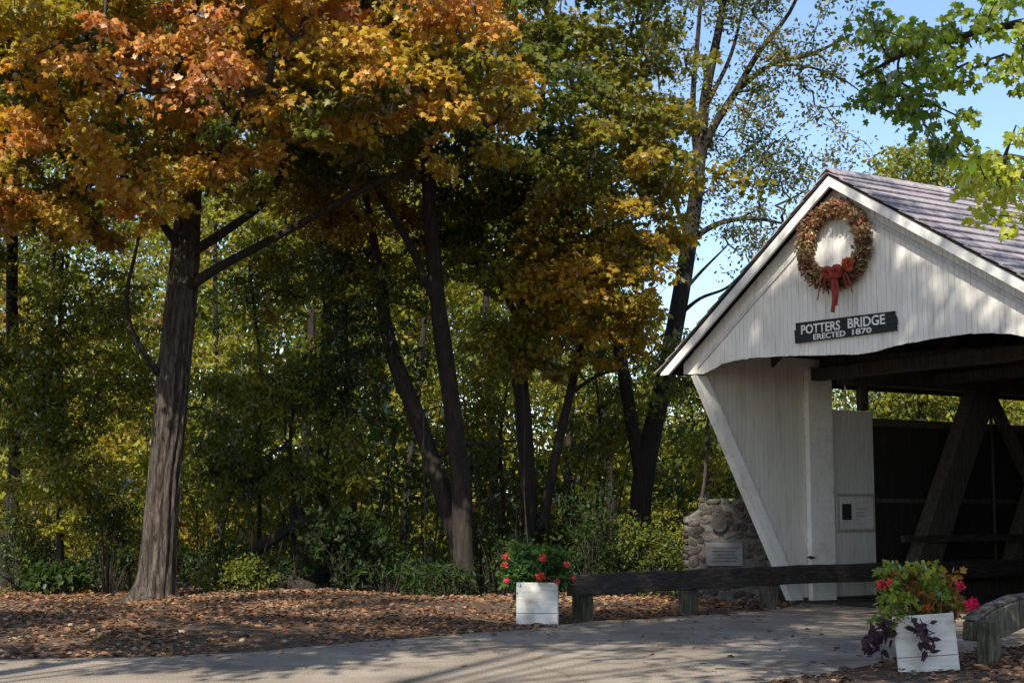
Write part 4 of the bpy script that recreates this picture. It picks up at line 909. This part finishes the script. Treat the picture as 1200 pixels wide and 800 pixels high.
for k, (x, y, lab) in enumerate(((10.2, 37.5, 'sunlit green tree seen through the gap above the bridge wall nearest the conduit'), (14.6, 41.5, 'sunlit green tree seen through the gap behind the truss brace'), (19.5, 44, 'sunlit green tree seen through the gap at the right edge of the photo'))):
    tree('background_tree', lab, 'trees beyond the bridge', ([(x, y, 0), (x + .1, y, 3), (x, y, 6)], [.14, .11, .04]), [],
         [(x, y, 3.9, 2.3, 1.7, 1.9), (x - 1.3, y + .5, 2.5, 1.7, 1.4, 1.5), (x + 1.4, y, 5.2, 1.7, 1.4, 1.3)], 210, 46, 0.55, 0.14, col_green(0.1, YGREEN), 'darkbark', OVAL)

tree('background_tree', 'green tree filling the gap between the tall forked tree and the left roof edge', 'trees beyond the bridge', ([(6.3, 39, 0), (6.2, 39, 3), (6.3, 39, 6.5)], [.14, .11, .03]), [],
     [(6.2, 39, 4.6, 1.7, 1.4, 1.7), (5.2, 39.3, 3.2, 1.3, 1.2, 1.3), (6.9, 39, 6.6, 1.0, 1.0, 0.9)], 200, 44, 0.45, 0.13, col_green(0.25), 'darkbark', OVAL)

# near tree at the right whose boughs hang into the top corner
def col_near(p):
    f = 0.35 + 0.2 * field(p, 0.8, 0) + np.where(p[:, 2] < 5.0, 0.55, 0.0)  # low bough's leaf colour raised to paint the light coming through it
    return palette([(0.055, 0.10, 0.016), (0.10, 0.17, 0.024), (0.22, 0.29, 0.035), (0.42, 0.46, 0.06)], f)
ex = []
for (u, v, Y, n_, su, sv) in ((1040, 28, 13.4, 10, 26, 16), (1095, 32, 13.2, 13, 32, 22), (1160, 20, 13.0, 13, 34, 20), (1015, 100, 13.6, 5, 12, 12), (1045, 105, 13.5, 10, 22, 14), (1085, 80, 13.4, 10, 24, 15), (1075, 118, 13.5, 4, 12, 6), (1130, 85, 13.2, 7, 26, 12), (1180, 75, 13.0, 7, 20, 14), (1120, 145, 13.2, 6, 16, 10), (1150, 178, 12.6, 6, 10, 10), (1180, 190, 12.4, 12, 16, 20), (1165, 225, 12.5, 6, 10, 12), (1200, 215, 12.4, 6, 12, 20), (1122, 200, 13.6, 5, 14, 8), (1110, 175, 13.9, 5, 14, 8)):
    for k in range(max(2, int(n_ * 0.66))): ex.append(at(u + RNG.normal() * su, v + RNG.normal() * sv, Y + RNG.normal() * 0.25))
tree('roadside_tree', 'near tree whose green lobed leaves hang into the top right corner of the photo', None,
     ([(8.3, 12.6, 0), (8.2, 12.6, 3), (8.0, 12.7, 6), (7.8, 12.8, 10), (7.6, 12.8, 14)], [.26, .22, .19, .13, .04]),
     [([(8.2, 12.6, 5.2), (6.6, 12.9, 5.9), (5.2, 13.2, 6.1), (3.9, 13.4, 5.9), (3.2, 13.5, 5.6)], [.09, .07, .05, .025, .012]),
      ([(8.2, 12.6, 4.4), (6.5, 12.5, 5.0), (5.2, 12.4, 4.95), (4.5, 12.4, 4.7)], [.07, .05, .03, .014]),
      ([(8.0, 12.7, 6.2), (6.6, 13.2, 7.3), (5.0, 13.4, 7.6), (3.6, 13.6, 7.0)], [.08, .06, .04, .02])],
     [(8.6, 12.6, 10.4, 3.4, 3.0, 2.8), (9.8, 12.5, 7.8, 2.2, 2.2, 1.8)], 120, 34, 0.19, 0.072, col_near, 'darkbark', MAPLE, 0.5, 0.4, 0.006, 0.75, extra=np.array(ex), ridge=ridge_small, maxr=0.03)

# tall roadside trees beside and behind the camera: they shade the road
def shade_tree(lab, base, blobs, ncl, per=56, extra=None):
    x, y = base; top = max(b[2] for b in blobs)
    lim = [([(x, y, top * 0.4 + k), (0.5 * (x + b[0]), 0.5 * (y + b[1]), 0.5 * (top * 0.4 + b[2]) + 1), (b[0], b[1], b[2])], [.06, .04, .015]) for k, b in enumerate(blobs)]
    tree('roadside_tree', lab, 'trees across the road', ([(x, y, 0), (x + .1, y, 4), (x, y, 9), (x, y, top)], [.38, .32, .25, .06]), lim, blobs, ncl, per, 0.62, 0.20, col_green(0.3, YGREEN), 'bark', OVAL, 0.35, 0.2, ridge=ridge_small, tn=24, keep=lambda q: field(q, 0.85, 1) + 0.4 * field(q, 0.4, 2) > -0.08, extra=extra)
shade_tree('tall green roadside tree shading the left part of the road', (-9.5, 3.5), [(-10.5, 7.5, 12.5, 4.5, 4.0, 5.0), (-14.6, 6.5, 13.6, 4.0, 3.4, 4.6), (-6.0, 8.0, 11.5, 3.2, 3.6, 4.6), (-6.5, 9.5, 8.2, 2.8, 2.0, 1.6)], 1000)
shade_tree('tall green roadside tree shading the bridge front', (-7.5, -3.0), [(-2.4, 7.5, 12.5, 3.0, 3.4, 5.4), (0.3, 7.0, 10.4, 1.6, 2.8, 3.2), (1.5, 7.6, 7.7, 1.2, 1.6, 0.9), (-2.7, 7.5, 18.8, 2.2, 2.6, 2.9), (-2.3, 8.2, 19.0, 1.4, 1.6, 2.0), (-0.6, 7.8, 18.8, 1.4, 2.0, 2.4), (1.7, 7.8, 16.8, 0.9, 1.3, 1.2), (2.7, 7.8, 19.6, 1.2, 1.4, 1.0)], 980, extra=np.vstack([np.array(c_) + RNG.normal(size=(n_, 3)) * s_ for c_, n_, s_ in (((-4.8, 8.0, 12.9), 12, 0.45), ((-3.3, 8.0, 18.4), 20, 0.65))]))  # unseen crown shaped to shade the bridge; extra clusters added to shade planter, monument

# ------------------------------------------------------------------ shrubs and ground cover at the wood's edge
def shrub(name, lab, u, Y, blobs, ncl, per, size, colf, tmp=OVAL, spread=0.3, flat=0.5):
    b = at(u, 600, Y); c = np.array([b[0], Y, 0.0]); c[2] = float(ground_z(c[None])[0])
    o = empty(name, c, 0, lab, 'shrub', 'shrubs along the edge of the woods')
    cl = in_blobs([(q[0], q[1], q[2], q[3], q[4], q[5]) for q in blobs], ncl, 0.35, 0.12); cl[:, 2] = np.abs(cl[:, 2]) + 0.05
    tw = [(np.array([[q[0] * 0.25, q[1] * 0.25, -0.05], [q[0] * 0.55, q[1] * 0.55, q[2] * 0.6], q]), np.array([0.009, 0.007, 0.004])) for q in cl[::2]]
    P_, n_, a_, s_, c_ = sprays(cl, per, spread, flat, size, lambda p: colf(p + c), droop=0.25)
    P_[:, 2] = np.maximum(P_[:, 2], 0.02)
    link('foliage', leaf_mesh('foliage', P_, n_, a_, s_, c_, tmp, wood_geo(tw)), [M['leaf'], M['twig']], o)
B4 = [(0, 0, 1.5, 0.5, 0.4, 0.9), (0.35, 0, 0.8, 0.5, 0.4, 0.6), (-0.3, 0, 0.5, 0.4, 0.3, 0.4)]
B1 = [(0, 0, 0.55, 0.75, 0.5, 0.5), (0.5, 0, 0.4, 0.5, 0.4, 0.4), (-0.5, 0.1, 0.45, 0.5, 0.4, 0.4)]
B2 = [(0, 0, 0.9, 0.7, 0.5, 0.8), (0.4, 0, 0.6, 0.5, 0.4, 0.5), (-0.4, 0, 1.2, 0.4, 0.4, 0.5)]
B3 = [(0, 0, 0.35, 0.6, 0.4, 0.3), (-0.5, 0, 0.3, 0.4, 0.3, 0.25)]
dg, mg, yg = col_green(-0.42), col_green(-0.12), col_green(-0.1, YGREEN)
hash_kind = ((OVAL, 0.085), (LOBE, 0.115), (LANCE, 0.13))
for a in ((30, 29.6, B2, 70, mg, 'dark shrub at the foot of the left edge trunk'), (85, 29.0, B3, 45, dg, 'low dark shrub left of the big maple, nearer the left edge'), (130, 28.8, B4, 75, dg, 'dense dark shrub touching the big maple trunk on its left'),
          (252, 29.2, B1, 60, dg, 'low dark shrub just right of the big maple trunk'), (288, 28.6, B3, 50, yg, 'small brighter green shrub below the leaning log'), (345, 29.4, B3, 45, dg, 'dark shrub in front of the low fallen log'),
          (412, 28.8, B2, 75, mg, 'mid green shrub at the foot of the thin wavy sapling'), (455, 28.6, B1, 50, mg, 'rounded green shrub left of the leaning trunk base'), (532, 28.3, B3, 50, dg, 'dark green shrub against the leaning trunk base'),
          (585, 29.6, B2, 65, dg, 'dark shrub behind the far planter on its left'), (690, 29.0, B4, 65, dg, 'dark shrub behind the left end of the guard rail'), (735, 29.6, B2, 85, mg, 'leafy shrub below the tall forked tree'), (780, 29.0, B2, 80, yg, 'yellow green shrub left of the stone monument'),
          (655, 31.0, B2, 70, mg, 'green shrub behind the red geranium planter'), (868, 31.0, B2, 60, yg, 'bright shrub between the monument and the bridge wing')):
    kd = hash_kind[len(a[5]) % 3]; shrub('shrub', a[5], a[0], a[1], a[2], a[3], int(34 * 0.085 / kd[1]), kd[1], a[4], kd[0])

def cover(n, xr, yr, zr, size, colf, tmp=OVAL, dens=None):
    p = np.column_stack([RNG.uniform(*xr, n), RNG.uniform(*yr, n), RNG.uniform(0, 1, n) ** 1.5 * (zr[1] - zr[0]) + zr[0]])
    if dens is not None: p = p[RNG.uniform(0, 1, len(p)) < dens(p)]
    return p
gc = cover(4200, (-15, 6), (28.8, 40), (0.05, 3.0), 0, None, dens=lambda p: np.clip(0.2 + 0.8 * field(p * [1, 1, 0.6], 1.0, 2), 0, 1) * (p[:, 0] < 4.4) * (p[:, 2] < 0.2 + 0.55 * (p[:, 1] - 28.8) * np.clip(0.8 + 0.7 * field(p * [1, 1, 0], 0.8, 1), 0.1, 2)))
stalks = []
for k in range(130):
    x0, y0 = RNG.uniform(-13, 2.6), RNG.uniform(29.2, 39); h0 = RNG.uniform(1.2, 5.5); l0 = RNG.normal(size=2) * 0.12 * h0
    q, r = smooth_path([(x0, y0, -0.05), (x0 + l0[0] * .2 + RNG.normal() * .05, y0, h0 * .35), (x0 + l0[0] * .55 + RNG.normal() * .08, y0 + l0[1] * .5, h0 * .7), (x0 + l0[0], y0 + l0[1], h0)], np.array([1, .8, .6, .25]) * RNG.uniform(0.008, 0.026), 10)
    stalks.append((q, r))
P_, n_, a_, s_, c_ = sprays(gc, 26, 0.34, 0.35, 0.085, lambda p: np.where((field(p, 1.5, 0) > 0.2)[:, None], col_green(0.15, YGREEN)(p), col_green(0.0)(p)), droop=0.25); P_[:, 2] = np.maximum(P_[:, 2], 0.02)
tag(link('undergrowth', leaf_mesh('undergrowth', P_, n_, a_, s_, c_, OVAL, wood_geo(stalks)), [M['leaf'], M['twig']]), kind='stuff')

# the far wood behind, one mass of leaves
def wood_dens(p):
    u = 600 + F * p[:, 0] / p[:, 1]
    top = np.interp(u, [-200, 560, 640, 700, 750, 800, 2000], [17, 16, 12, 9.5, 7.5, 5.6, 5.2]) * np.where(p[:, 1] < 45, 0.25, 0.55 + p[:, 1] / 100) + 1.2 * field(p * [1, 1, 0], 3.0, 0)
    w = np.clip(0.60 + 0.75 * field(p, 2.2, 1) + 0.25 * field(p, 0.8, 0), 0, 1)
    w = np.maximum(w, 0.5 * (p[:, 2] < 3.5))
    return w * (p[:, 2] < top) * np.where(p[:, 2] < 2.0, 0.8, 1)
ws = np.column_stack([RNG.uniform(-1, 1, 26000), np.where(RNG.uniform(0, 1, 26000) < 0.16, RNG.uniform(34, 45, 26000), RNG.uniform(45, 78, 26000)), 0.1 + 16.9 * RNG.uniform(0, 1, 26000) ** 1.25]); ws[:, 0] *= ws[:, 1] * 0.46
r_ = ws[:, :2] - BO[None, :2]; rr = r_ @ RX[:2]; ws = ws[(rr < -2.2) & ~((ws[:, 0] > 3.0) & (ws[:, 1] < 38) & (ws[:, 2] > 4.5))]
ws = ws[RNG.uniform(0, 1, len(ws)) < wood_dens(ws)]
def col_wood(p): return palette(YGREEN + [(0.30, 0.20, 0.03), (0.33, 0.15, 0.04)], 0.32 + 0.17 * field(p, 2.4, 0) + 0.16 * field(p, 0.8, 2))
P_, n_, a_, s_, c_ = sprays(ws, 54, 1.0, 0.35, 0.22, col_wood, droop=0.3)
tag(link('woods', leaf_mesh('woods', P_, n_, a_, s_, c_, OVAL), M['leaf']), kind='stuff')
for k, (u, Y, r0, lean, lab) in enumerate(((44, 40, .12, 3, 'thin far trunk between the left edge trunk and the big maple'), (262, 41, .11, -6, 'thin far trunk right behind the big maple'), (352, 42, .16, 4, 'far dim trunk left of the dark upright trunk'), (470, 43, .13, 10, 'far thin trunk seen between the leaning trunk and the sapling'), (582, 40, .15, -5, 'far dark trunk left of the planter maple'), (660, 42, .12, 6, 'far thin trunk between the stems of the planter maple'), (722, 44, .14, -8, 'far trunk left of the tall forked tree'))):
    b_ = at(u, 600, Y); x = b_[0]; dx = lean * Y / F
    P0 = [(x, Y, 0), (x + dx, Y, 3), (x + 2.5 * dx, Y, 7), (x + 3 * dx, Y, 12)]
    tree('far_tree', lab, 'far trunks in the woods', (P0, [r0, r0 * .85, r0 * .65, .03]), [], [(x + 2.5 * dx, Y, 9.5, 1.8, 1.6, 2.2), (x + dx, Y, 5.5, 1.3, 1.2, 1.2)], 70, 40, 0.6, 0.15, col_green(0.4, YGREEN), 'darkbark', OVAL, ridge=ridge_small)

# fallen logs
for (pts, rad, lab) in (([(288, 652, 30.2), (315, 634, 30.2), (350, 614, 30.3), (388, 601, 30.5), (412, 597, 30.6)], [.12, .12, .11, .09, .05], 'dead leaning log propped among the shrubs'), ([(300, 655, 30.0), (322, 672, 29.6), (345, 684, 29.4), (368, 693, 29.3)], [.06, .14, .16, .15], 'thick fallen log lying on the leaf litter')):
    q, r = smooth_path([at(*p) for p in pts], rad, 18); o = empty('fallen_log', q[-1] if pts[0][1] > 653 else q[0], 0, lab, 'log')
    mb = MB(); mb.tube(q - np.array(o.location), r, 10)
    for k in range(4):
        s_ = q[4 + 3 * k] - np.array(o.location); mb.tube([s_, s_ + RNG.normal(size=3) * 0.12 + [0, 0, 0.16], s_ + RNG.normal(size=3) * 0.2 + [0, 0, 0.42]], [0.03, 0.02, 0.008], 5)
    mb.build('log', M['darkbark'], o, True)
